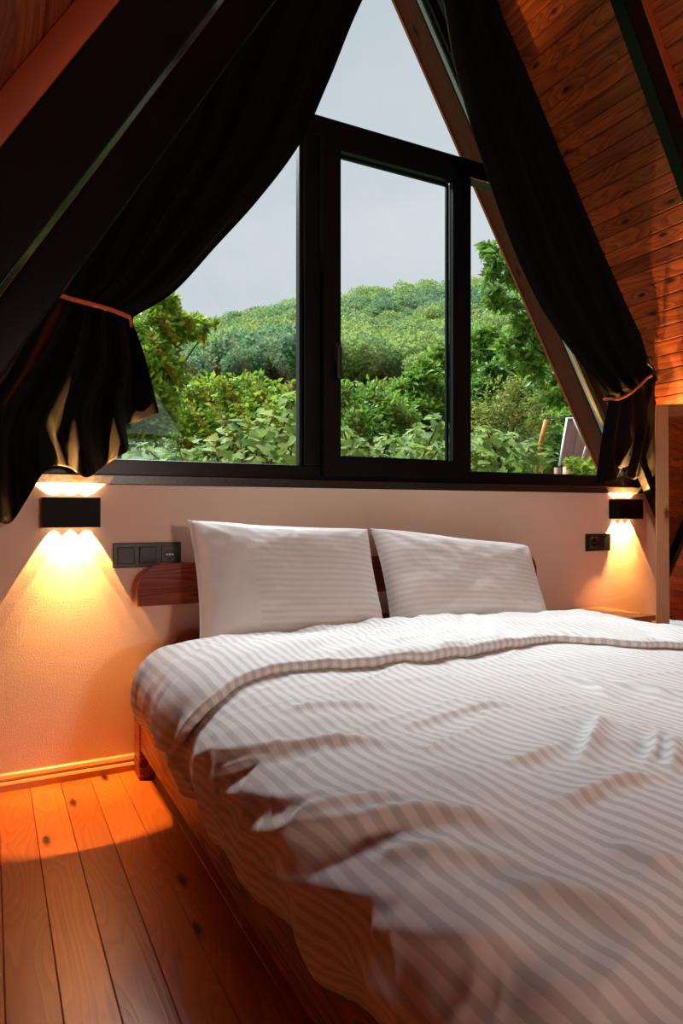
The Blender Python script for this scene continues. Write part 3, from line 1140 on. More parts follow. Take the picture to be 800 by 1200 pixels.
# ------------------------------------------------------------------ pillows
def pillow(name, label, TL, TR, BR, BL, thick, seed, flap):
    n1, n2 = 90, 70
    TL, TR, BR, BL = map(np.array, (TL, TR, BR, BL))
    s = np.linspace(-1, 1, n1)
    t = np.linspace(-1, 1, n2)
    S, T = np.meshgrid(s, t)
    # pinched sides: edges bow inwards between the corners
    S2 = S * (1 - 0.045 * (1 - T * T) * np.abs(S) ** 3)
    T2 = T * (1 - 0.07 * (1 - S * S) * np.abs(T) ** 3)
    a = ((S2 + 1) / 2)[..., None]
    b = ((T2 + 1) / 2)[..., None]
    base = (BL * (1 - a) + BR * a) * (1 - b) + (TL * (1 - a) + TR * a) * b
    nrm = np.cross(TR - TL, TL - BL)
    nrm = nrm / np.linalg.norm(nrm)
    if nrm[1] > 0:
        nrm = -nrm
    prof = np.clip((1 - S ** 4) * (1 - T ** 4), 0, 1) ** 0.55
    # the flat hem of the pillow case beyond the filling
    fl_ = np.clip((S + 1) / 0.07, 0, 1) if flap else 1
    prof = prof * fl_
    wr = (0.005 * vnoise(S * 3 + seed, T * 2.4, seed) + 0.0018 * vnoise(S * 9 + 3 * T, T * 8 + seed, seed + 1)
          + 0.0008 * vnoise(S * 17 - 8 * T, T * 6 + S * 9, seed + 2))
    # creases running in from the corners
    for cx, cy in ((-1, 1), (1, 1), (1, -1), (-1, -1)):
        dx, dy = (S - cx), (T - cy)
        rr = np.hypot(dx, dy)
        an = np.arctan2(dy * -cy, dx * -cx)
        wr = wr + 0.005 * np.exp(-rr * 2.6) * np.sin(an * 13 + seed) * np.clip(rr * 6, 0, 1)
    sag = 1 + 0.25 * (-T) * (1 - T * T)
    hF = prof * (thick * sag + wr)
    front = base + nrm * (hF[..., None] + 0.002)
    back = base - nrm * (prof[..., None] * thick * 0.35 + 0.002)
    cen = base[n2 // 2, n1 // 2]
    root_loc = np.array([cen[0], cen[1], (BL[2] + BR[2]) / 2])
    V = np.concatenate([front.reshape(-1, 3), back.reshape(-1, 3)])
    F = grid_faces(n2, n1)
    F2 = F[:, ::-1] + n1 * n2
    # stitch rim
    rim = list(range(n1)) + [r * n1 + n1 - 1 for r in range(1, n2)] + \
        [(n2 - 1) * n1 + c for c in range(n1 - 2, -1, -1)] + [r * n1 for r in range(n2 - 2, 0, -1)]
    R_ = np.array(rim)
    Rn = np.roll(R_, -1)
    F3 = np.stack([Rn, R_, R_ + n1 * n2, Rn + n1 * n2], 1)
    m = np_mesh(name, V - root_loc, np.concatenate([F, F2, F3]))
    bm = bmesh.new()
    bm.from_mesh(m)
    bmesh.ops.recalc_face_normals(bm, faces=bm.faces)
    bm.to_mesh(m)
    bm.free()
    W_ = np.linalg.norm(TR - TL)
    H_ = np.linalg.norm(TL - BL)
    U_ = np.concatenate([(S * W_ / 2).ravel()] * 2)
    V_ = np.concatenate([((T + 0.02 * np.sin(S * 2)) * H_ / 2).ravel()] * 2)
    uv_set(m, 0, 0, U_, V_)
    o = ob(name, m, M['pillow'], None, root_loc, smooth=True)
    tag(o, label, 'pillow')
    # plain end band of the case: its own cloth over the first quarter
    m2 = m.copy()
    if flap:
        f0 = int(n1 * 0.27)
        strip = front[:, :f0] + nrm * 0.0022
        mm_ = np_mesh('case_end_band', strip.reshape(-1, 3) - root_loc, grid_faces(n2, f0))
        band = ob('case_end_band', mm_, M['plainwhite'], o, smooth=True)
        v, f = tube([front[j, 0] + nrm * 0.001 - root_loc for j in range(n2)], 0.0035, 6)
        ob('seam', mesh('seam', v, f), M['plainwhite'], band, smooth=True)
    return o


def PY(x, y, Y):
    return atY(x, y, Y)


pillow('pillow', 'white striped pillow with a plain end band, beside the wall switches',
       PY(221, 610, 2.14), PY(430, 620, 2.14), PY(452, 752, 1.97), PY(234, 770, 1.97), 0.10, 3, True)
pillow('pillow', 'white striped pillow slumped on the headboard by the bedside table',
       PY(434, 619, 2.17), PY(618, 640, 2.13), PY(643, 740, 2.0), PY(459, 748, 1.98), 0.10, 11, False)

# ------------------------------------------------------------------ bedside table
tb = empty('bedside_table', (2.36, 2.16, 0), 'low reddish-brown wooden bedside table beside the bed, under the wall lamp', 'table')
box('table_top', 2.20, 2.553, 2.0, 2.306, 0.382, 0.405, M['tablewood'], tb, 0.002)
for x0 in (2.21, 2.505):
    for y0 in (2.012, 2.255):
        box('leg', x0, x0 + 0.038, y0, y0 + 0.038, 0, 0.382, M['tablewood'], tb, 0.002)
box('apron', 2.248, 2.505, 2.016, 2.034, 0.30, 0.382, M['tablewood'], tb)
box('apron', 2.248, 2.505, 2.27, 2.288, 0.30, 0.382, M['tablewood'], tb)
box('shelf', 2.212, 2.541, 2.012, 2.29, 0.12, 0.138, M['tablewood'], tb)

# ------------------------------------------------------------------ standing mirror in pine frame
MA = math.radians(-50)
mir = empty('mirror', (2.500, 1.955, 0), 'pine framed standing mirror in the corner by the bedside table', 'mirror')
mir.rotation_euler = (math.radians(-7), 0, MA)
MH, MW, MB_ = 1.335, 0.21, 0.052


def mbox(name, x0, x1, y0, y1, z0, z1, mat, bev=0.002):
    cx, cy, cz = (x0 + x1) / 2, (y0 + y1) / 2, (z0 + z1) / 2
    o = ob(name, box_mesh(x0 - cx, x1 - cx, y0 - cy, y1 - cy, z0 - cz, z1 - cz, bev), mat, mir, (cx, cy, cz))
    return o


mbox('stile', 0, MB_, 0, 0.022, 0, MH, M['mirrorwood'])
mbox('stile', MW - MB_, MW, 0, 0.022, 0, MH, M['mirrorwood'])
mbox('rail', MB_, MW - MB_, 0, 0.022, MH - 0.052, MH, M['tablewood'])
mbox('rail', MB_, MW - MB_, 0, 0.022, 0.05, 0.12, M['tablewood'])
mbox('mirror_glass', MB_ - 0.006, MW - MB_ + 0.006, 0.010, 0.014, 0.11, MH - 0.046, M['mirror'], 0)


# ------------------------------------------------------------------ wall lamps
def wall_lamp(cx, zc, label, w=0.168, hgt=0.094):
    t = empty('wall_lamp', (cx, YB, zc), label, 'lamp', 'black up-and-down wall lamps')
    y0 = YB - 0.060
    th = 0.003
    hw, hh = w / 2, hgt / 2
    box('front_plate', cx - hw, cx + hw, y0, y0 + th, zc - hh, zc + hh, M['lamp'], t, 0.0008)
    box('side_plate', cx - hw, cx - hw + th, y0 + th, YB - 0.001, zc - hh, zc + hh, M['lamp'], t)
    box('side_plate', cx + hw - th, cx + hw, y0 + th, YB - 0.001, zc - hh, zc + hh, M['lamp'], t)
    box('back_plate', cx - hw + th, cx + hw - th, YB - 0.006, YB - 0.001, zc - hh * 0.6, zc + hh * 0.6, M['lamp'], t)
    led = box('led_module', cx - hw + th, cx + hw - th, y0 + th, YB - 0.006, zc - 0.021, zc + 0.021, M['lamp'], t)
    for sgn in (-1, 1):
        for k_ in (-1, 0, 1):
            lx = cx + k_ * 0.049
            ly = YB - (0.021 if sgn < 0 else 0.030)
            bm = bmesh.new()
            bmesh.ops.create_cone(bm, cap_ends=True, segments=20, radius1=0.010, radius2=0.010, depth=0.002)
            m = bpy.data.meshes.new('lens')
            bm.to_mesh(m)
            bm.free()
            o = ob('lens', m, M['lens'], t)
            o.location = Vector((lx, ly, zc + sgn * 0.0222)) - t.location
            sub(o, led)
            # a crisp wide cone and the brighter core of the same lens
            for size, blend, share in ((62, 0.04, 0.85), (38, 0.7, 0.35)) if sgn < 0 else ((88, 0.05, 1.6),):
                ld = bpy.data.lights.new('lamp_beam', 'SPOT')
                ld.energy = LAMP_W * share
                ld.color = LAMP_COL
                ld.spot_size = math.radians(size)
                ld.spot_blend = blend
                ld.shadow_soft_size = 0.002
                lo = bpy.data.objects.new('lamp_beam', ld)
                COL.objects.link(lo)
                lo.parent = t
                lo.location = Vector((lx, ly, zc + sgn * 0.0245)) - t.location
                lo.rotation_euler = Vector((0, 0, sgn)).to_track_quat('-Z', 'Y').to_euler()
    return t


LAMP_W = 24.0
LAMP_COL = (1.0, 0.46, 0.125)
l1 = PY(84.5, 600.5, 2.27)
wall_lamp(float(l1[0]), float(l1[2]), 'black box wall lamp shining up and down, beside the triple switch plate')
l2 = PY(739.5, 596.5, 2.27)
wall_lamp(float(l2[0]), float(l2[2]), 'black box wall lamp shining up and down, above the bedside table')


# ------------------------------------------------------------------ added fill globe behind the camera, brightens gable wall and pillow fronts
M['globe'] = emit_mat('fill_globe', (1.0, 0.74, 0.58), 128)
fl_ = empty('fill_lamp', (0.80, -2.9, 0), 'added unseen fill light, a glowing globe on a pole at the glazed rear end of the room', 'lamp')


def lathe(prof, n=28):
    v, f = [], []
    for r, z in prof:
        for k_ in range(n):
            v.append((r * math.cos(2 * math.pi * k_ / n), r * math.sin(2 * math.pi * k_ / n), z))
    for i in range(len(prof) - 1):
        for k_ in range(n):
            f.append((i * n + k_, i * n + (k_ + 1) % n, (i + 1) * n + (k_ + 1) % n, (i + 1) * n + k_))
    return v, f


v, f = lathe([(0, 0), (0.14, 0), (0.14, 0.012), (0.03, 0.022), (0, 0.022)])
ob('base', mesh('base', v, f), M['lamp'], fl_, smooth=False)
v, f = lathe([(0, 0.02), (0.010, 0.02), (0.010, 1.19), (0, 1.19)], 12)
ob('pole', mesh('pole', v, f), M['lamp'], fl_, smooth=False)
v, f = lathe([(0.17 * math.cos(a), 1.35 + 0.17 * math.sin(a)) for a in np.linspace(-1.5, 1.5, 18)], 32)
ob('shade', mesh('shade', v, f), M['globe'], fl_, smooth=True)

# ------------------------------------------------------------------ switches and sockets
def disc(name, r, depth, mat, parent, loc, seg=24):
    bm = bmesh.new()
    bmesh.ops.create_cone(bm, cap_ends=True, segments=seg, radius1=r, radius2=r, depth=depth,
                          matrix=Matrix.Rotation(math.pi / 2, 4, 'X'))
    m = bpy.data.meshes.new(name)
    bm.to_mesh(m)
    bm.free()
    o = ob(name, m, mat, parent)
    o.location = Vector(loc) - parent.location
    return o


def socket(t, cx, cz):
    fc = box('socket_face', cx - 0.027, cx + 0.027, YB - 0.014, YB - 0.009, cz - 0.027, cz + 0.027, M['rocker'], t, 0.002)
    sub(disc('socket_well', 0.020, 0.002, M['hole'], t, (cx, YB - 0.0148, cz)), fc)
    for dx in (-0.0095, 0.0095):
        sub(disc('contact', 0.003, 0.002, M['pin'], t, (cx + dx, YB - 0.0165, cz), 10), fc)
    sub(disc('screw', 0.0032, 0.002, M['screw'], t, (cx, YB - 0.0165, cz), 10), fc)


c = PY(172.5, 650, YB)
t = empty('switch_plate', (float(c[0]), YB, float(c[2])), 'dark triple plate with two switches and a socket above the headboard', 'switch')
cx, cz = float(c[0]), float(c[2])
box('plate', cx - 0.112, cx + 0.112, YB - 0.009, YB - 0.0005, cz - 0.041, cz + 0.041, M['plate'], t, 0.003, 2)
for k_ in (-1, 0):
    o = box('switch_rocker', cx + k_ * 0.071 - 0.028, cx + k_ * 0.071 + 0.028, YB - 0.0165, YB - 0.0092, cz - 0.028, cz + 0.028,
            M['rocker'], t, 0.003, 2)
    o.rotation_euler = (math.radians(4), 0, 0)
socket(t, cx + 0.071, cz)
c = PY(699.5, 635.5, YB)
cx, cz = float(c[0]), float(c[2])
t = empty('socket_plate', (cx, YB, cz), 'dark wall socket beside the lamp over the bedside table', 'socket')
box('plate', cx - 0.080, cx + 0.080, YB - 0.009, YB - 0.0005, cz - 0.041, cz + 0.041, M['plate'], t, 0.002, 2)
socket(t, cx - 0.036, cz)
box('usb_slot', cx + 0.033, cx + 0.039, YB - 0.0105, YB - 0.0092, cz - 0.018, cz + 0.018, M['hole'], t)


# ------------------------------------------------------------------ curtains
def sheet(name, rows, Yfun, nr, nc, parent, seed):
    """rows: list of point lists (pixels in the curtain's own plane), each resampled across"""
    cols = []
    for r in rows:
        r = np.array(r, float)
        if len(r) == 2:
            cols.append(np.stack([np.linspace(r[0, i], r[1, i], nc) for i in (0, 1)], 1))
        else:
            cols.append(catmull(r, nc))
    cols = np.array(cols)                                   # rows x nc x 2
    G = np.stack([catmull(cols[:, j], nr) for j in range(nc)], 1)   # nr x nc x 2
    T, S = np.meshgrid(np.linspace(0, 1, nr), np.linspace(0, 1, nc), indexing='ij')
    Yv = Yfun(T, S)
    d = FW + (G[..., 0:1] - 400) / 800 * RT + (600 - G[..., 1:2]) / 800 * UP
    P0 = EYE + d * (Yv.mean(axis=1)[:, None, None] / d[..., 1:2])   # the surface the curtain hangs in
    P = P0.copy()
    P[..., 1] = Yv
    m = np_mesh(name, P.reshape(-1, 3) - np.array(parent.location), grid_faces(nr, nc))
    o = ob(name, m, M['curtain'], parent, smooth=True)
    md = o.modifiers.new('thickness', 'SOLIDIFY')
    md.thickness = 0.0025
    md.offset = 0
    return P


def folds(S, n, ph, sharp=0.6):
    w = np.sin(2 * np.pi * (S * n + ph))
    return np.sign(w) * np.abs(w) ** sharp


cur1 = empty('curtain', (0.35, 2.1, 0.95), 'black curtain tied to the left slope, its hem beside the triple switch plate', 'curtain')
rowsA = [
    [(300, -230), (515, -150)],
    [(215, -100), (462, -75)],
    [(150, 20), (415, 18)],
    [(118, 100), (382, 100)],
    [(100, 170), (350, 170)],
    [(82, 230), (304, 232)],
    [(66, 285), (255, 286)],
    [(58, 325), (205, 340)],
    [(58, 345), (157, 371)],
]


def YA(T, S):
    n = 5.5
    amp = 0.013 + 0.010 * T
    amp = amp * (1 - 0.35 * np.clip((T - 0.9) / 0.1, 0, 1))
    return 2.14 - 0.02 * T + amp * folds(S ** 1.15 + 0.05 * vnoise(S * 4.3 + 2, T * 1.5, 90), n, 0.05 * np.sin(T * 5) + 0.1) + 0.006 * np.sin(S * 61 + T * 4)


PA = sheet('drape', rowsA, YA, 120, 160, cur1, 1)
hemL = [(-55, 560), (-30, 592), (-5, 609), (12, 613), (28, 592), (48, 556), (66, 546), (84, 547), (97, 560), (110, 555),
        (123, 546), (137, 536), (148, 526), (151, 498), (166, 492), (181, 487)]
rowsB = [
    [(58, 345), (157, 371)],
    [(52, 365), (80, 372), (110, 378), (135, 380), (157, 382)],
    [(15, 430), (60, 432), (105, 432), (140, 430), (166, 420)],
    [(-30, 500), (25, 505), (85, 492), (130, 480), (175, 458)],
    hemL,
]


def YBf(T, S):
    amp = 0.018 + 0.040 * T
    return 2.12 + 0.085 * T + amp * folds(S + 0.05 * vnoise(S * 5, T * 1.2, 92), 4.5, 0.12, 0.75) + 0.012 * T * np.sin(S * 47 + 3 * vnoise(S * 6, T, 93))


sheet('tail', rowsB, YBf, 90, 200, cur1, 2)
cord = []
for x, y in catmull([(50, 338), (79, 349), (105, 356), (130, 363), (150, 371), (158, 376)], 30):
    cord.append(PY(x, y, 2.06 + 0.0))
for i in range(5):
    cord[-1 - i] = cord[-1 - i] + np.array([0, 0.012 * (5 - i), 0])


def rope(name, pts, r, parent):
    """three-strand cord"""
    pts = np.array(pts)
    for k_ in range(3):
        q = []
        Lg = np.r_[0, np.cumsum(np.linalg.norm(np.diff(pts, axis=0), axis=1))]
        n_ = 90
        for s_ in np.linspace(0, Lg[-1], n_):
            c_ = np.array([np.interp(s_, Lg, pts[:, i]) for i in range(3)])
            an = s_ / 0.022 * 2 * math.pi + k_ * 2 * math.pi / 3
            q.append(c_ + r * 0.55 * (math.cos(an) * np.array([0, 1, 0]) + math.sin(an) * np.array([0, 0, 1])))
        tube_ob(name, q, r * 0.6, M['rope'], parent, 6)


c1 = empty('tieback_cord', tuple(cord[0]), 'orange tieback cord round the curtain beside the triple switch plate', 'cord', 'curtain tiebacks')
rope('strand', cord, 0.0065, c1)

cur2 = empty('curtain', (2.4, 2.1, 0.95), 'black curtain swept to the right slope and tied, above the bedside table lamp', 'curtain')
rowsC = [
    [(478, -170), (525, -170)],
    [(500, -80), (562, -85)],
    [(519, 0), (596, 0)],
    [(531, 70), (624, 72)],
    [(549, 140), (652, 145)],
    [(573, 215), (681, 222)],
    [(604, 300), (712, 302)],
    [(637, 368), (737, 370)],
    [(678, 425), (754, 424)],
    [(714, 463), (765, 447)],
]


def YC(T, S):
    n = 3.4
    amp = 0.030 - 0.008 * T
    return 2.115 - 0.01 * T + amp * folds(S ** 0.9 + 0.05 * vnoise(S * 4 + 7, T * 1.4, 91), n, 0.32 + 0.10 * T, 0.8) + 0.004 * np.sin(S * 40 + T * 3)


sheet('drape', rowsC, YC, 120, 110, cur2, 3)
hemR = [(702, 569), (712, 563), (722, 557), (742, 531), (718, 540), (722, 549), (744, 545), (732, 556), (738, 562), (754, 560), (764, 574), (775, 585)]
rowsD = [
    [(714, 463), (765, 447)],
    [(716, 472), (728, 470), (742, 466), (754, 462), (765, 458)],
    [(711, 500), (724, 500), (742, 496), (756, 494), (768, 494)],
    [(706, 535), (720, 530), (742, 516), (750, 526), (771, 540)],
    hemR,
]


def YD(T, S):
    amp = 0.016 + 0.006 * T
    return 2.10 + 0.155 * T + amp * folds(S, 3.6, 0.25, 0.9) + 0.004 * T * np.sin(S * 40)


sheet('tail', rowsD, YD, 80, 140, cur2, 4)
cord = [PY(x, y, 2.045) for x, y in catmull([(714, 467), (722, 468), (735, 463), (748, 453), (757, 444), (763, 440)], 30)]
cord[0] = cord[0] + np.array([0, 0.03, 0])
cord[1] = cord[1] + np.array([0, 0.015, 0])
c2 = empty('tieback_cord', tuple(cord[-1]), 'orange tieback cord hooked to the right slope above the bedside table lamp', 'cord', 'curtain tiebacks')
rope('strand', cord, 0.0055, c2)
hk = [PY(x, y, 2.045) for x, y in catmull([(763, 441), (766, 436), (764, 430), (759, 426), (758, 421), (762, 418), (764, 423)], 24)]
h_o = empty('curtain_hook', tuple(hk[0]), 'small black iron hook holding the curtain cord on the right slope', 'hook')
tube_ob('hook_bar', hk, 0.005, M['hook'], h_o, 8)

# ------------------------------------------------------------------ outdoors
RIDGE = 235.0


def ground_z(P):
    """terrain height for points (n,2): nearly level by the house, rising to the wooded hill"""
    d = P[:, 0] * FW[0] + P[:, 1] * FW[1]
    a = (P[:, 0] * RT[0] + P[:, 1] * RT[1]) / np.maximum(d, 1.0)
    zc = np.interp(d, [-400, 3.0, 4.2, 7, 10, 20, 45, 80, 100], [-0.3, -0.25, 0.2, 0.95, 1.5, 3.0, 7.5, 13.5, 17.0])
    rv = np.interp(a * 800 + 400, [-600, 0, 210, 357, 440, 523, 650, 800, 1500], [120, 160, 190, 222, 234, 244, 246, 236, 150])
    zr = CAM_Z + RIDGE * rv / 800 - 4
    u = np.clip((d - 85) / (RIDGE - 85), 0, 1)
    u = u * u * (3 - 2 * u) * 0.55 + u * 0.45
    z = np.where(d > 85, zc * (1 - u) + zr * u, zc)
    z = z - np.clip(d - RIDGE, 0, None) * 0.35
    return z


gd = np.r_[np.linspace(-150, -6, 12), np.linspace(-4, 4, 10), np.linspace(4.5, 30, 40), np.linspace(33, 300, 60)]
gl = np.r_[-np.geomspace(3, 260, 30)[::-1], np.linspace(-2.6, 2.6, 14), np.geomspace(3, 260, 30)]
D_, L_ = np.meshgrid(gd, gl, indexing='ij')
pts = D_[..., None] * FW[:2] + L_[..., None] * RT[:2]
gz = ground_z(pts.reshape(-1, 2)).reshape(D_.shape)
gz += np.clip((D_ - 4) / 20, 0, 1) * 0.15 * vnoise(D_ * 0.4, L_ * 0.4, 40)
m = np_mesh('ground', np.concatenate([pts, gz[..., None]], -1).reshape(-1, 3), grid_faces(len(gd), len(gl))[:, ::-1])
g = ob('ground', m, M['grass'], None, smooth=True)
tag(g, 'grassy ground rising from the house to the wooded hill', 'ground', kind='structure')


def leaf_cloud(C, size, up_bias=0.5, fold=0.25, aspect=0.5, rng=RNG, droop=0.0, out=None):
    """C (n,3) leaf bases -> verts, quads(2 tris as quads each side of the midrib)"""
    n = len(C)
    d = rng.normal(size=(n, 3))
    d[:, 2] = d[:, 2] * 0.6 - droop
    if out is not None:
        d = d + out
    d /= np.linalg.norm(d, axis=1)[:, None]
    nn = rng.normal(size=(n, 3)) * (1 - up_bias)
    nn[:, 2] += up_bias
    s = np.cross(nn, d)
    s /= np.linalg.norm(s, axis=1)[:, None] + 1e-9
    nn = np.cross(d, s)
    sz = size * rng.uniform(0.65, 1.25, size=(n, 1))
    b = C
    tip = C + d * sz - nn * sz * 0.08
    mid = C + d * sz * 0.5 - nn * sz * 0.0
    l_ = C + d * sz * 0.45 + s * sz * aspect * 0.5 + nn * sz * fold * 0.5
    r_ = C + d * sz * 0.45 - s * sz * aspect * 0.5 + nn * sz * fold * 0.5
    V = np.stack([b, l_, tip, r_], 1).reshape(-1, 3)
    i = np.arange(n) * 4
    F = np.concatenate([np.stack([i, i + 2, i + 1], 1), np.stack([i, i + 3, i + 2], 1)])
    return V, F


M['leaf_yellow'] = leaf_mat('yellow_green_leaves', (0.13, 0.22, 0.025), (0.25, 0.38, 0.04), (0.42, 0.52, 0.06))
M['leaf_mid'] = leaf_mat('mid_green_leaves', (0.075, 0.17, 0.025), (0.15, 0.29, 0.04), (0.27, 0.42, 0.07))
M['leaf_dark'] = leaf_mat('dark_green_leaves', (0.05, 0.12, 0.025), (0.10, 0.21, 0.04), (0.20, 0.33, 0.06))
M['leaf_olive'] = leaf_mat('olive_leaves', (0.14, 0.18, 0.035), (0.24, 0.28, 0.055), (0.36, 0.38, 0.08))
M['leaf_fig'] = leaf_mat('fig_leaves', (0.12, 0.21, 0.05), (0.20, 0.31, 0.075), (0.33, 0.42, 0.08), 0.4, 0.7)
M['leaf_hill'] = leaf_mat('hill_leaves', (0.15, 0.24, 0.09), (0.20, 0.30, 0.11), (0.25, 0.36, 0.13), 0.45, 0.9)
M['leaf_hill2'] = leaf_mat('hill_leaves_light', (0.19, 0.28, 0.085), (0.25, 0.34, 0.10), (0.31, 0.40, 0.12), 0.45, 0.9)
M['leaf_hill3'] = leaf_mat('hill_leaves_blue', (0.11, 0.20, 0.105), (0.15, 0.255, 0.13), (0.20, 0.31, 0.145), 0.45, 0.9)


def branch_pts(a, b, n, wob, rng):
    a, b = np.array(a), np.array(b)
    q = a + (b - a) * np.linspace(0, 1, n)[:, None]
    q[1:-1] += rng.normal(size=(n - 2, 3)) * wob
    return q


def leafy_tree(name, label, cat, base, blobs, nleaf, size, mat, group=None, branches=True, up=0.45, aspect=0.5, seed=0,
               droop=0.0, bmat='bark', r0=0.06, top=None):
    """tree or bush: crown of leaf clusters at the blobs (centre, radius), trunk and branches below"""
    rng = np.random.default_rng(seed + 100)
    root = empty(name, tuple(base), label, cat, group)
    Cs = []
    outs = []
    tot = sum(b[1] ** 2 for b in blobs)
    for c, r in blobs:
        n = int(nleaf * r * r / tot)
        k_ = max(4, int(n / 26))
        q = rng.normal(size=(k_, 3))
        q /= np.linalg.norm(q, axis=1)[:, None]
        q = np.array(c) + q * (r * rng.uniform(0.45, 1.0, size=(k_, 1)) ** 0.6) * np.array([1, 1, 0.85])
        idx = rng.integers(0, k_, n)
        p = q[idx] + rng.normal(size=(n, 3)) * r * 0.15
        Cs.append(p)
        outs.append((p - np.array(c)) / r * 0.8)
    Cc = np.concatenate(Cs)
    V, F = leaf_cloud(Cc, size, up, 0.25, aspect, rng, droop, np.concatenate(outs))
    m = np_mesh('foliage', V - np.array(base), F)
    f = ob('foliage', m, M[mat], root)
    f['kind'] = 'stuff'
    if branches:
        top = np.mean([b[0] for b in blobs], axis=0) if top is None else np.array(top)
        tr = branch_pts(base, top, 6, 0.03 * np.linalg.norm(top - np.array(base)), rng)
        tk = tube_ob('trunk', tr, list(np.linspace(r0, r0 * 0.35, 6)), M[bmat], root, 7)
        for c, r in blobs:
            st = tr[rng.integers(2, 5)]
            sub(tube_ob('branch', branch_pts(st, np.array(c), 5, 0.12 * r, rng), list(np.linspace(r0 * 0.4, r0 * 0.1, 5)), M[bmat], root, 5), tk)
    return root


def gbase(x, y, D):
    p = atD(x, y, D)
    z_ = ground_z(np.array([[p[0], p[1]]]))[0]
    return np.array([p[0], p[1], z_])


def blob(x, y, D, rpx):
    return (atD(x, y, D), rpx / 800 * D)


# left-hand tree with yellow-green leaves
leafy_tree('tree', 'yellow-green broadleaf tree right beside the tied curtain, reaching into the sky', 'tree', gbase(135, 500, 9.5),
           [blob(140, 440, 9.5, 55), blob(180, 385, 9.5, 27), blob(205, 380, 9.6, 22), blob(228, 384, 9.6, 15), blob(180, 430, 9.3, 30),
            blob(160, 480, 9.2, 45), blob(200, 450, 9.6, 20), blob(246, 381, 9.6, 7), blob(190, 355, 9.5, 14)], 9000, 0.12, 'leaf_yellow', seed=1)
leafy_tree('shrub', 'spreading yellow-green shrub in front of the wooded hill, beside the fig', 'shrub', gbase(255, 540, 11),
           [blob(215, 475, 11, 30), blob(250, 468, 11, 28), blob(285, 466, 11.3, 28), blob(320, 478, 11.3, 26), blob(235, 510, 10.6, 40),
            blob(300, 505, 10.8, 40), blob(350, 480, 11.6, 24)], 9000, 0.11, 'leaf_yellow', seed=2)
leafy_tree('shrub', 'dark green dense bush seen low behind the opening sash', 'shrub', gbase(430, 540, 9),
           [blob(405, 480, 9, 30), blob(435, 475, 9.2, 26), blob(460, 490, 9, 26), blob(425, 510, 8.7, 34), blob(395, 455, 9.2, 14)], 8000, 0.085,
           'leaf_mid', seed=3)
mids = [(490, 455, 24, 34, 'leaf_mid'), (520, 430, 26, 30, 'leaf_mid'), (560, 420, 30, 40, 'leaf_mid'), (610, 430, 27, 46, 'leaf_dark'),
        (660, 450, 24, 46, 'leaf_dark'), (700, 480, 20, 44, 'leaf_dark'), (450, 470, 30, 26, 'leaf_olive'), (630, 395, 34, 40, 'leaf_mid'),
        (350, 465, 28, 26, 'leaf_olive'), (680, 400, 32, 46, 'leaf_dark'), (575, 455, 20, 30, 'leaf_dark'), (300, 462, 32, 24, 'leaf_mid')]
MID_LAB = ['leafy green tree at the foot of the hill, behind the dark bush', 'bright green tree on the slope, cut by the sash edge',
           'green tree behind the right mullion', 'dark green tree behind the bare-branched tree', 'dark green tree behind the folding table',
           'dark green tree beside the tied curtain with a cord hook', 'small olive green tree under the hill beyond the dark bush',
           'green tree on the slope behind the walnut branch', 'small olive tree at the foot of the hill behind the fig',
           'dark tree on the slope near the timber verge', 'dark bush behind the bare-branched tree', 'green tree at the foot of the hill behind the yellow shrub']
for i, (x, y, D, r, mt) in enumerate(mids):
    leafy_tree('tree', MID_LAB[i], 'tree', gbase(x, 560, D),
               [blob(x, y, D, r * 0.6), blob(x - r * 0.55, y + r * 0.35, D, r * 0.55), blob(x + r * 0.55, y + r * 0.3, D, r * 0.55),
                blob(x, y + r * 0.9, D - 0.5, r * 0.7), blob(x + r * .2, y - r * .5, D, r * .4), blob(x - r * .7, y + r * 1.1, D - .3, r * .5),
                blob(x + r * .7, y + r * 1.1, D - .3, r * .5)], 5200, 0.011 * D, mt, 'trees below the hill', seed=10 + i, r0=0.12)
# thin olive tree with bare limbs
leafy_tree('tree', 'thin olive-leaved tree showing its bare dark branches, above the leaning orange pole', 'tree', gbase(600, 560, 9),
           [blob(580, 470, 9, 26), blob(615, 465, 9, 26), blob(600, 490, 9, 30), blob(635, 490, 9, 20), blob(570, 500, 9, 20)], 2600, 0.06,
           'leaf_olive', seed=30, r0=0.035)
# walnut boughs hanging in from the right, near the glass
leafy_tree('tree', 'green tree with long pointed leaves overhanging beside the timber verge rafter', 'tree', gbase(900, 560, 5.4),
           [blob(578, 288, 5.2, 12), blob(590, 312, 5.2, 18), blob(612, 345, 5.3, 22), blob(585, 345, 5.2, 16), blob(635, 385, 5.3, 26), blob(600, 385, 5.3, 20),
            blob(570, 325, 5.2, 10), blob(655, 430, 5.4, 28), blob(625, 425, 5.4, 18), blob(690, 400, 5.4, 40), blob(670, 470, 5.5, 24), blob(595, 410, 5.3, 12),
            blob(720, 450, 5.5, 40)], 3800, 0.095, 'leaf_mid', seed=31, droop=0.4, aspect=0.42, r0=0.03, top=atD(735, 400, 5.4))

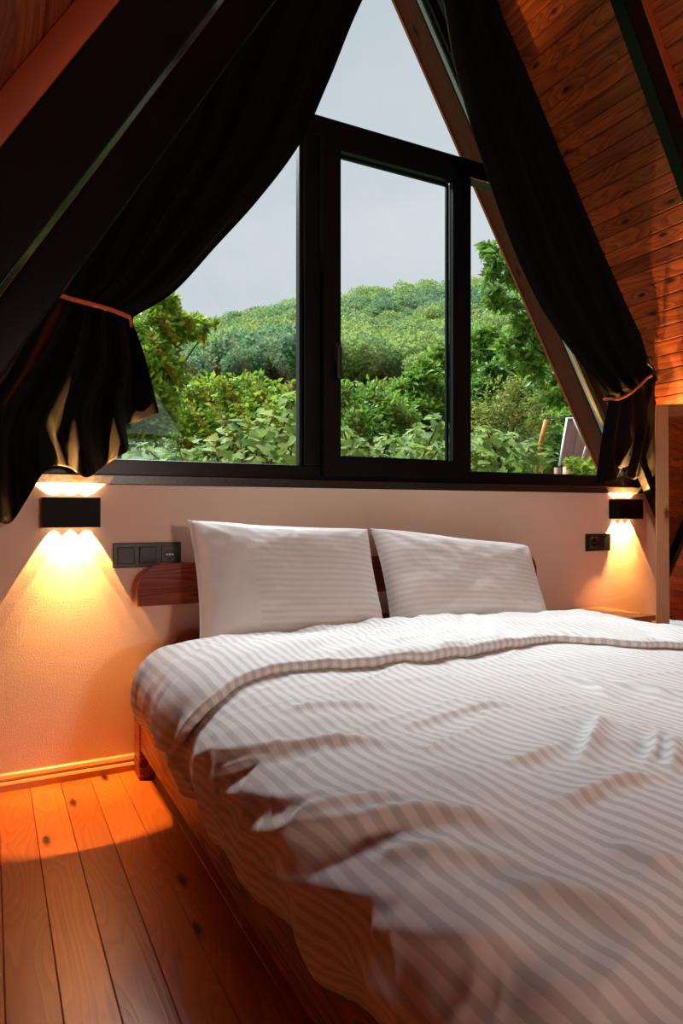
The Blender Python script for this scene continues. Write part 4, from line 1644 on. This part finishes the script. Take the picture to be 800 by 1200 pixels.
# figs by the window: every large lobed leaf is a part of its own
lob = []
for k_ in range(40):
    a = 2 * math.pi * k_ / 40
    rr = 0.36 + 0.30 * max(0, math.cos(2.5 * (a - math.pi / 2))) ** 0.9 * (1.0 if math.sin(a) > -0.3 else 0.5)
    rr *= (1.05 if math.sin(a) > 0.5 else 0.9)
    if math.sin(a) < -0.88:
        rr *= 0.6
    lob.append((rr * math.cos(a), rr * math.sin(a) + 0.22))
fv = [(0, 0.15, 0)] + [(x, y, 0.10 * abs(x) - 0.12 * (y - 0.2) ** 2 + 0.03 * math.sin(7 * x + 5 * y)) for x, y in lob]
ff = [(0, 1 + k_, 1 + (k_ + 1) % 40) for k_ in range(40)]
fig_leaf = mesh('leaf', fv, ff)
fig_leaf.materials.append(M['leaf_fig'])
shade(fig_leaf)


def fig(label, base, blobs, n, size, seed):
    rng = np.random.default_rng(seed)
    root = empty('fig_bush', tuple(base), label, 'shrub', 'fig bushes under the window')
    tot = sum(b[1] ** 2 for b in blobs)
    B = np.array(base)
    stems = []
    for c, r in blobs:
        q = branch_pts(B + rng.normal(size=3) * np.array([.1, .1, 0]), np.array(c) + np.array([0, 0, r * 0.5]), 5, 0.05, rng)
        st = tube_ob('stem', q, list(np.linspace(0.018, 0.006, 5)), M['bark'], root, 6)
        for i in range(int(n * r * r / tot)):
            v = rng.normal(size=3)
            v /= np.linalg.norm(v)
            p = np.array(c) + v * r * rng.uniform(0.35, 1.0) ** 0.6 * np.array([1, 1, 0.9])
            o = ob('leaf', fig_leaf, None, root)
            o.location = Vector(p) - root.location
            sub(o, st)
            s_ = size * rng.uniform(0.6, 1.2)
            o.scale = (s_, s_, s_)
            # blades face up and outwards, tips drooping
            nrm = Vector(v) * 0.7 + Vector((rng.normal() * .3, -0.35 + rng.normal() * .3, 0.8))
            o.rotation_euler = (nrm.to_track_quat('Z', 'Y').to_matrix() @ Matrix.Rotation(rng.uniform(0, 6.28), 3, 'Z')).to_euler()
    return root


fig('fig bush with large pale lobed leaves, under the fixed pane beside the opening sash', gbase(300, 560, 5.0),
    [blob(345, 480, 5.0, 22), blob(320, 505, 5.0, 34), blob(280, 520, 5.0, 32), blob(345, 525, 4.9, 34), blob(245, 532, 5.0, 24), blob(300, 545, 4.8, 34),
     blob(210, 540, 5.1, 20), blob(170, 535, 5.2, 22)], 300, 0.10, 51)
fig('fig bush with large lobed leaves, low behind the opening sash', gbase(440, 565, 5.2),
    [blob(402, 515, 5.0, 20), blob(420, 530, 5.0, 18), blob(455, 520, 5.4, 20), blob(490, 515, 5.6, 24), blob(515, 500, 5.6, 18), blob(480, 540, 5.3, 24),
     blob(520, 530, 5.4, 20), blob(440, 545, 5.0, 24)], 300, 0.095, 52)
fig('fig bush with lobed leaves, under the bare-branched tree beside the folding table', gbase(600, 565, 5.4),
    [blob(570, 515, 5.4, 20), blob(595, 525, 5.4, 20), blob(620, 532, 5.4, 18), blob(565, 545, 5.2, 20), blob(605, 548, 5.2, 20), blob(640, 535, 5.5, 12),
     blob(550, 530, 5.3, 18)], 290, 0.085, 53)

# low shrubs filling the slope between the figs and the trees
for i, (x, y, D, r, mt, lab) in enumerate((
        (-90, 520, 8.2, 62, 'leaf_mid', 'low green shrub on the slope outside, behind the curtain by the switches'),
        (40, 530, 7.6, 50, 'leaf_yellow', 'low yellow-green shrub outside beneath the broadleaf tree by the tied curtain'),
        (215, 548, 7.4, 34, 'leaf_mid', 'low green shrub behind the fig with large pale leaves'),
        (375, 545, 7.4, 36, 'leaf_mid', 'low green shrub behind the mullion between two figs'),
        (505, 548, 7.2, 34, 'leaf_olive', 'low olive shrub behind the fig under the opening sash'),
        (575, 550, 7.4, 30, 'leaf_mid', 'low green shrub behind the fig beside the leaning pole'),
        (800, 530, 8.0, 52, 'leaf_dark', 'dark green shrub on the slope beyond the folding table'))):
    leafy_tree('shrub', lab, 'shrub', gbase(x, 565, D),
               [blob(x, y, D, r * .6), blob(x - r * .7, y + r * .3, D, r * .55), blob(x + r * .7, y + r * .3, D, r * .55), blob(x, y + r * .6, D - .2, r * .6)],
               3000, 0.085, mt, seed=120 + i, r0=0.03)

# leaning orange pole
pp = [atD(627, 560, 7.6), atD(633, 520, 7.6), atD(640, 492, 7.6)]
pp[0][2] = gbase(627, 560, 7.6)[2]
tag(tube_ob('garden_pole', pp, 0.026, plain('orange_pole', (0.45, 0.17, 0.03), 0.7, 0.3, 0, 0.3, 20), None, 8),
    'weathered orange wooden pole leaning in the bushes', 'pole')

# folded garden table on its side: brown planks, white tubular legs
M['gardenwood'] = wood('garden_table_wood', (0.15, 0.05, 0.028), (0.09, 0.028, 0.016), (0.03, 0.01, 0.006), 'Y', 0.6, 5, 0.6, False)
M['whitemetal'] = plain('white_tube', (0.62, 0.62, 0.62), 0.4)
DT = 6.8
ft = empty('folding_table', tuple(gbase(690, 550, DT)), 'brown plank folding table tipped up among the bushes, with crossed white metal legs', 'table')


def slab(name, q, th, mat, parent):
    q = [Vector(p) for p in q]
    n_ = (q[1] - q[0]).cross(q[3] - q[0]).normalized()
    o = ob(name, extrude_poly(q, n_ * th, name), mat, parent)
    o.location = -parent.location


def lerp2(q, a, b):
    q = [np.array(p) for p in q]
    return (q[0] * (1 - a) + q[1] * a) * (1 - b) + (q[3] * (1 - a) + q[2] * a) * b


quad = [atD(655, 546, DT), atD(706, 552, DT + .1), atD(716, 492, DT + 0.5), atD(664, 492, DT + 0.4)]
for k_ in range(4):
    a0, a1 = k_ / 4 + 0.006, (k_ + 1) / 4 - 0.006
    slab('plank', [lerp2(quad, a0, 0), lerp2(quad, a1, 0), lerp2(quad, a1, 1), lerp2(quad, a0, 1)], 0.02, M['gardenwood'], ft)
for a, b in (((655, 546), (664, 491)), ((663, 490.5), (717, 490.5))):
    tube_ob('edge_tube', [atD(*a, DT - 0.02), atD(*b, DT + (0.38 if b[1] < 500 else 0.02))] if a[1] > 500 else [atD(*a, DT + .38), atD(*b, DT + .45)],
            0.011, M['whitemetal'], ft, 6)
for pts_ in ([(672, 511 - 20), (680, 510), (698, 545)], [(690, 510), (680, 545)], [(690, 512), (692, 523), (703, 523)], [(704, 526), (693, 532), (689, 545)]):
    tube_ob('metal_leg', [atD(x, y, DT - 0.06) for x, y in pts_], 0.009, M['whitemetal'], ft, 6)

leafy_tree('shrub', 'mid green bush between the leaning pole and the folding table', 'shrub', gbase(660, 560, 9.5),
           [blob(645, 500, 9.5, 22), blob(670, 485, 9.8, 24), blob(655, 530, 9.2, 26), blob(690, 500, 9.6, 24), blob(690, 535, 9.3, 24), blob(630, 540, 9.0, 20)],
           5200, 0.085, 'leaf_mid', seed=34)
# stumps and low flowers by the table
for i, (x, y) in enumerate(((653, 548), (663, 547))):
    b = gbase(x, 560, 6.2)
    tp = atD(x, y, 6.2)
    o = tube_ob('garden_stake', [b - np.array([0, 0, .05]), tp], 0.03, M['gardenwood' if i == 0 else 'mirrorwood'], None, 8)
    tag(o, ('short reddish stake at the foot of the folding table' if i == 0 else 'short pale stake beside the reddish one'), 'stake')
leafy_tree('flower_bed', 'low leafy flower bed in front of the folding table', 'plants', gbase(685, 560, 6.0),
           [blob(672, 543, 6.0, 7), blob(686, 541, 6.1, 8), blob(698, 540, 6.2, 9), blob(705, 549, 6.0, 8), blob(680, 553, 5.9, 10), blob(695, 555, 5.9, 10)],
           900, 0.05, 'leaf_yellow', seed=33, branches=False)

# ------------------------------------------------------------------ woods on the hill
def crown_mesh(name, seed, nl, lsz):
    rng = np.random.default_rng(seed)
    bm = bmesh.new()
    bmesh.ops.create_icosphere(bm, subdivisions=2, radius=0.86)
    v = np.array([q.co[:] for q in bm.verts])
    f = np.array([[q.index for q in fc.verts] for fc in bm.faces])
    bm.free()
    lobes = rng.normal(size=(9, 3))
    lobes /= np.linalg.norm(lobes, axis=1)[:, None]
    lobes[:, 2] = lobes[:, 2] * 0.6 + 0.25

    def rad(d):
        return 0.72 + 0.38 * np.max(np.clip(d @ lobes.T, 0, 1) ** 5, axis=1)
    dv = v / np.linalg.norm(v, axis=1)[:, None]
    v = dv * (rad(dv) * 0.66)[:, None] * np.array([1, 1, 0.95])
    d = rng.normal(size=(nl, 3))
    d /= np.linalg.norm(d, axis=1)[:, None]
    c = d * (rad(d) * rng.uniform(0.86, 1.04, nl))[:, None] * np.array([1, 1, 0.95])
    V, F = leaf_cloud(c, lsz, 0.3, 0.3, 0.9, rng, 0.0, d * 0.5)
    return np.concatenate([v, V]), np.concatenate([f, F + len(v)])


CR3 = [crown_mesh('crown', 60 + i, 1300, 0.12) for i in range(4)]
CRL = [crown_mesh('crown', 60 + i, 420, 0.17) for i in range(4)]
crown_data = []
for mt in ('leaf_hill', 'leaf_hill2', 'leaf_hill3'):
    for v, f in CR3:
        m = np_mesh('crown', v, f)
        m.materials.append(M[mt])
        crown_data.append(m)
trunk_v, trunk_f = tube([(0, 0, -1.9), (0.03, 0.02, -1.2), (0, 0, -0.4)], [0.10, 0.08, 0.05], 6)
trunk_m = mesh('trunk', trunk_v, trunk_f)
trunk_m.materials.append(M['bark'])

rng = np.random.default_rng(5)
spots = []
d = 62.0
while d < RIDGE + 2:
    step = 3.4 + d * 0.008
    a0, a1 = -0.34, 0.47
    lat = np.arange(a0 * d, a1 * d, step)
    for l_ in lat:
        spots.append((d + rng.uniform(-1, 1) * step * 0.45, l_ + rng.uniform(-1, 1) * step * 0.45, rng.uniform(0.8, 1.35)))
    d += step * 0.95
spots = np.array(spots)
pts = spots[:, :1] * FW[:2] + spots[:, 1:2] * RT[:2]
zz = ground_z(pts)
r_t = (2.1 + 0.006 * spots[:, 0]) * spots[:, 2]
cz = zz + r_t * 1.5
vx = 400 + 800 * spots[:, 1] / spots[:, 0]
vy = 600 - 800 * (cz - CAM_Z) / spots[:, 0]
# what the window can show of the hill
seen = ((vx > 195) & (vx < 375) & (vy < 470)) | ((vx > 385) & (vx < 535) & (vy < 440)) | ((vx > 545) & (vx < 600) & (vy < 415))
size_px = r_t / spots[:, 0]
order = np.argsort(-(size_px * 1.0 + seen * 10))
single = set(order[:300].tolist())
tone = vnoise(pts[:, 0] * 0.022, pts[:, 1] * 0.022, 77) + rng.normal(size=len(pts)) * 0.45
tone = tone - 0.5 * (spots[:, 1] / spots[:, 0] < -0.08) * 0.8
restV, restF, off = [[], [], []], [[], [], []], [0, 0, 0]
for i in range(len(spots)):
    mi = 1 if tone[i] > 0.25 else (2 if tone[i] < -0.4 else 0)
    vi = rng.integers(0, 4)
    ang = rng.uniform(0, 6.28)
    if i in single:
        zone = 'on the ridge line against the sky' if spots[i, 0] > RIDGE - 14 else (
            'high on the wooded hill' if spots[i, 0] > 165 else ('half way up the wooded hill' if spots[i, 0] > 110
                                                                 else 'near the foot of the wooded hill'))
        big = 'large' if spots[i, 2] > 1.17 else ('small' if spots[i, 2] < 0.96 else 'middling')
        ton = ['mid green', 'light green', 'blue-green'][mi]
        t = empty('hill_tree', (pts[i, 0], pts[i, 1], zz[i]), '%s %s round-crowned tree %s' % (big, ton, zone), 'tree',
                  '%s %s trees %s' % (big, ton, zone))
        c_ = ob('crown', crown_data[mi * 4 + vi], None, t)
        c_.location = (0, 0, r_t[i] * 1.5)
        c_.scale = (r_t[i],) * 3
        c_.rotation_euler = (0, 0, ang)
        k_ = ob('trunk', trunk_m, None, t)
        k_.location = (0, 0, r_t[i] * 1.5)
        k_.scale = (r_t[i],) * 3
    else:
        v, f = CRL[vi]
        ca, sa_ = math.cos(ang), math.sin(ang)
        sel_v, sel_f = v, f
        Rm = np.array([[ca, -sa_, 0], [sa_, ca, 0], [0, 0, 1]])
        restV[mi].append(sel_v @ Rm.T * r_t[i] + np.array([pts[i, 0], pts[i, 1], cz[i]]))
        restF[mi].append(sel_f + off[mi])
        off[mi] += len(sel_v)
for mi, (nm, mt) in enumerate((('mid green', 'leaf_hill'), ('light green', 'leaf_hill2'), ('blue-green', 'leaf_hill3'))):
    if restV[mi]:
        m = np_mesh('hill_woods', np.concatenate(restV[mi]), np.concatenate(restF[mi]))
        o = ob('hill_woods', m, M[mt])
        tag(o, 'further %s woodland covering the rest of the hill' % nm, 'woods', kind='stuff')
print('hill trees', len(spots), 'seen', int(seen.sum()))
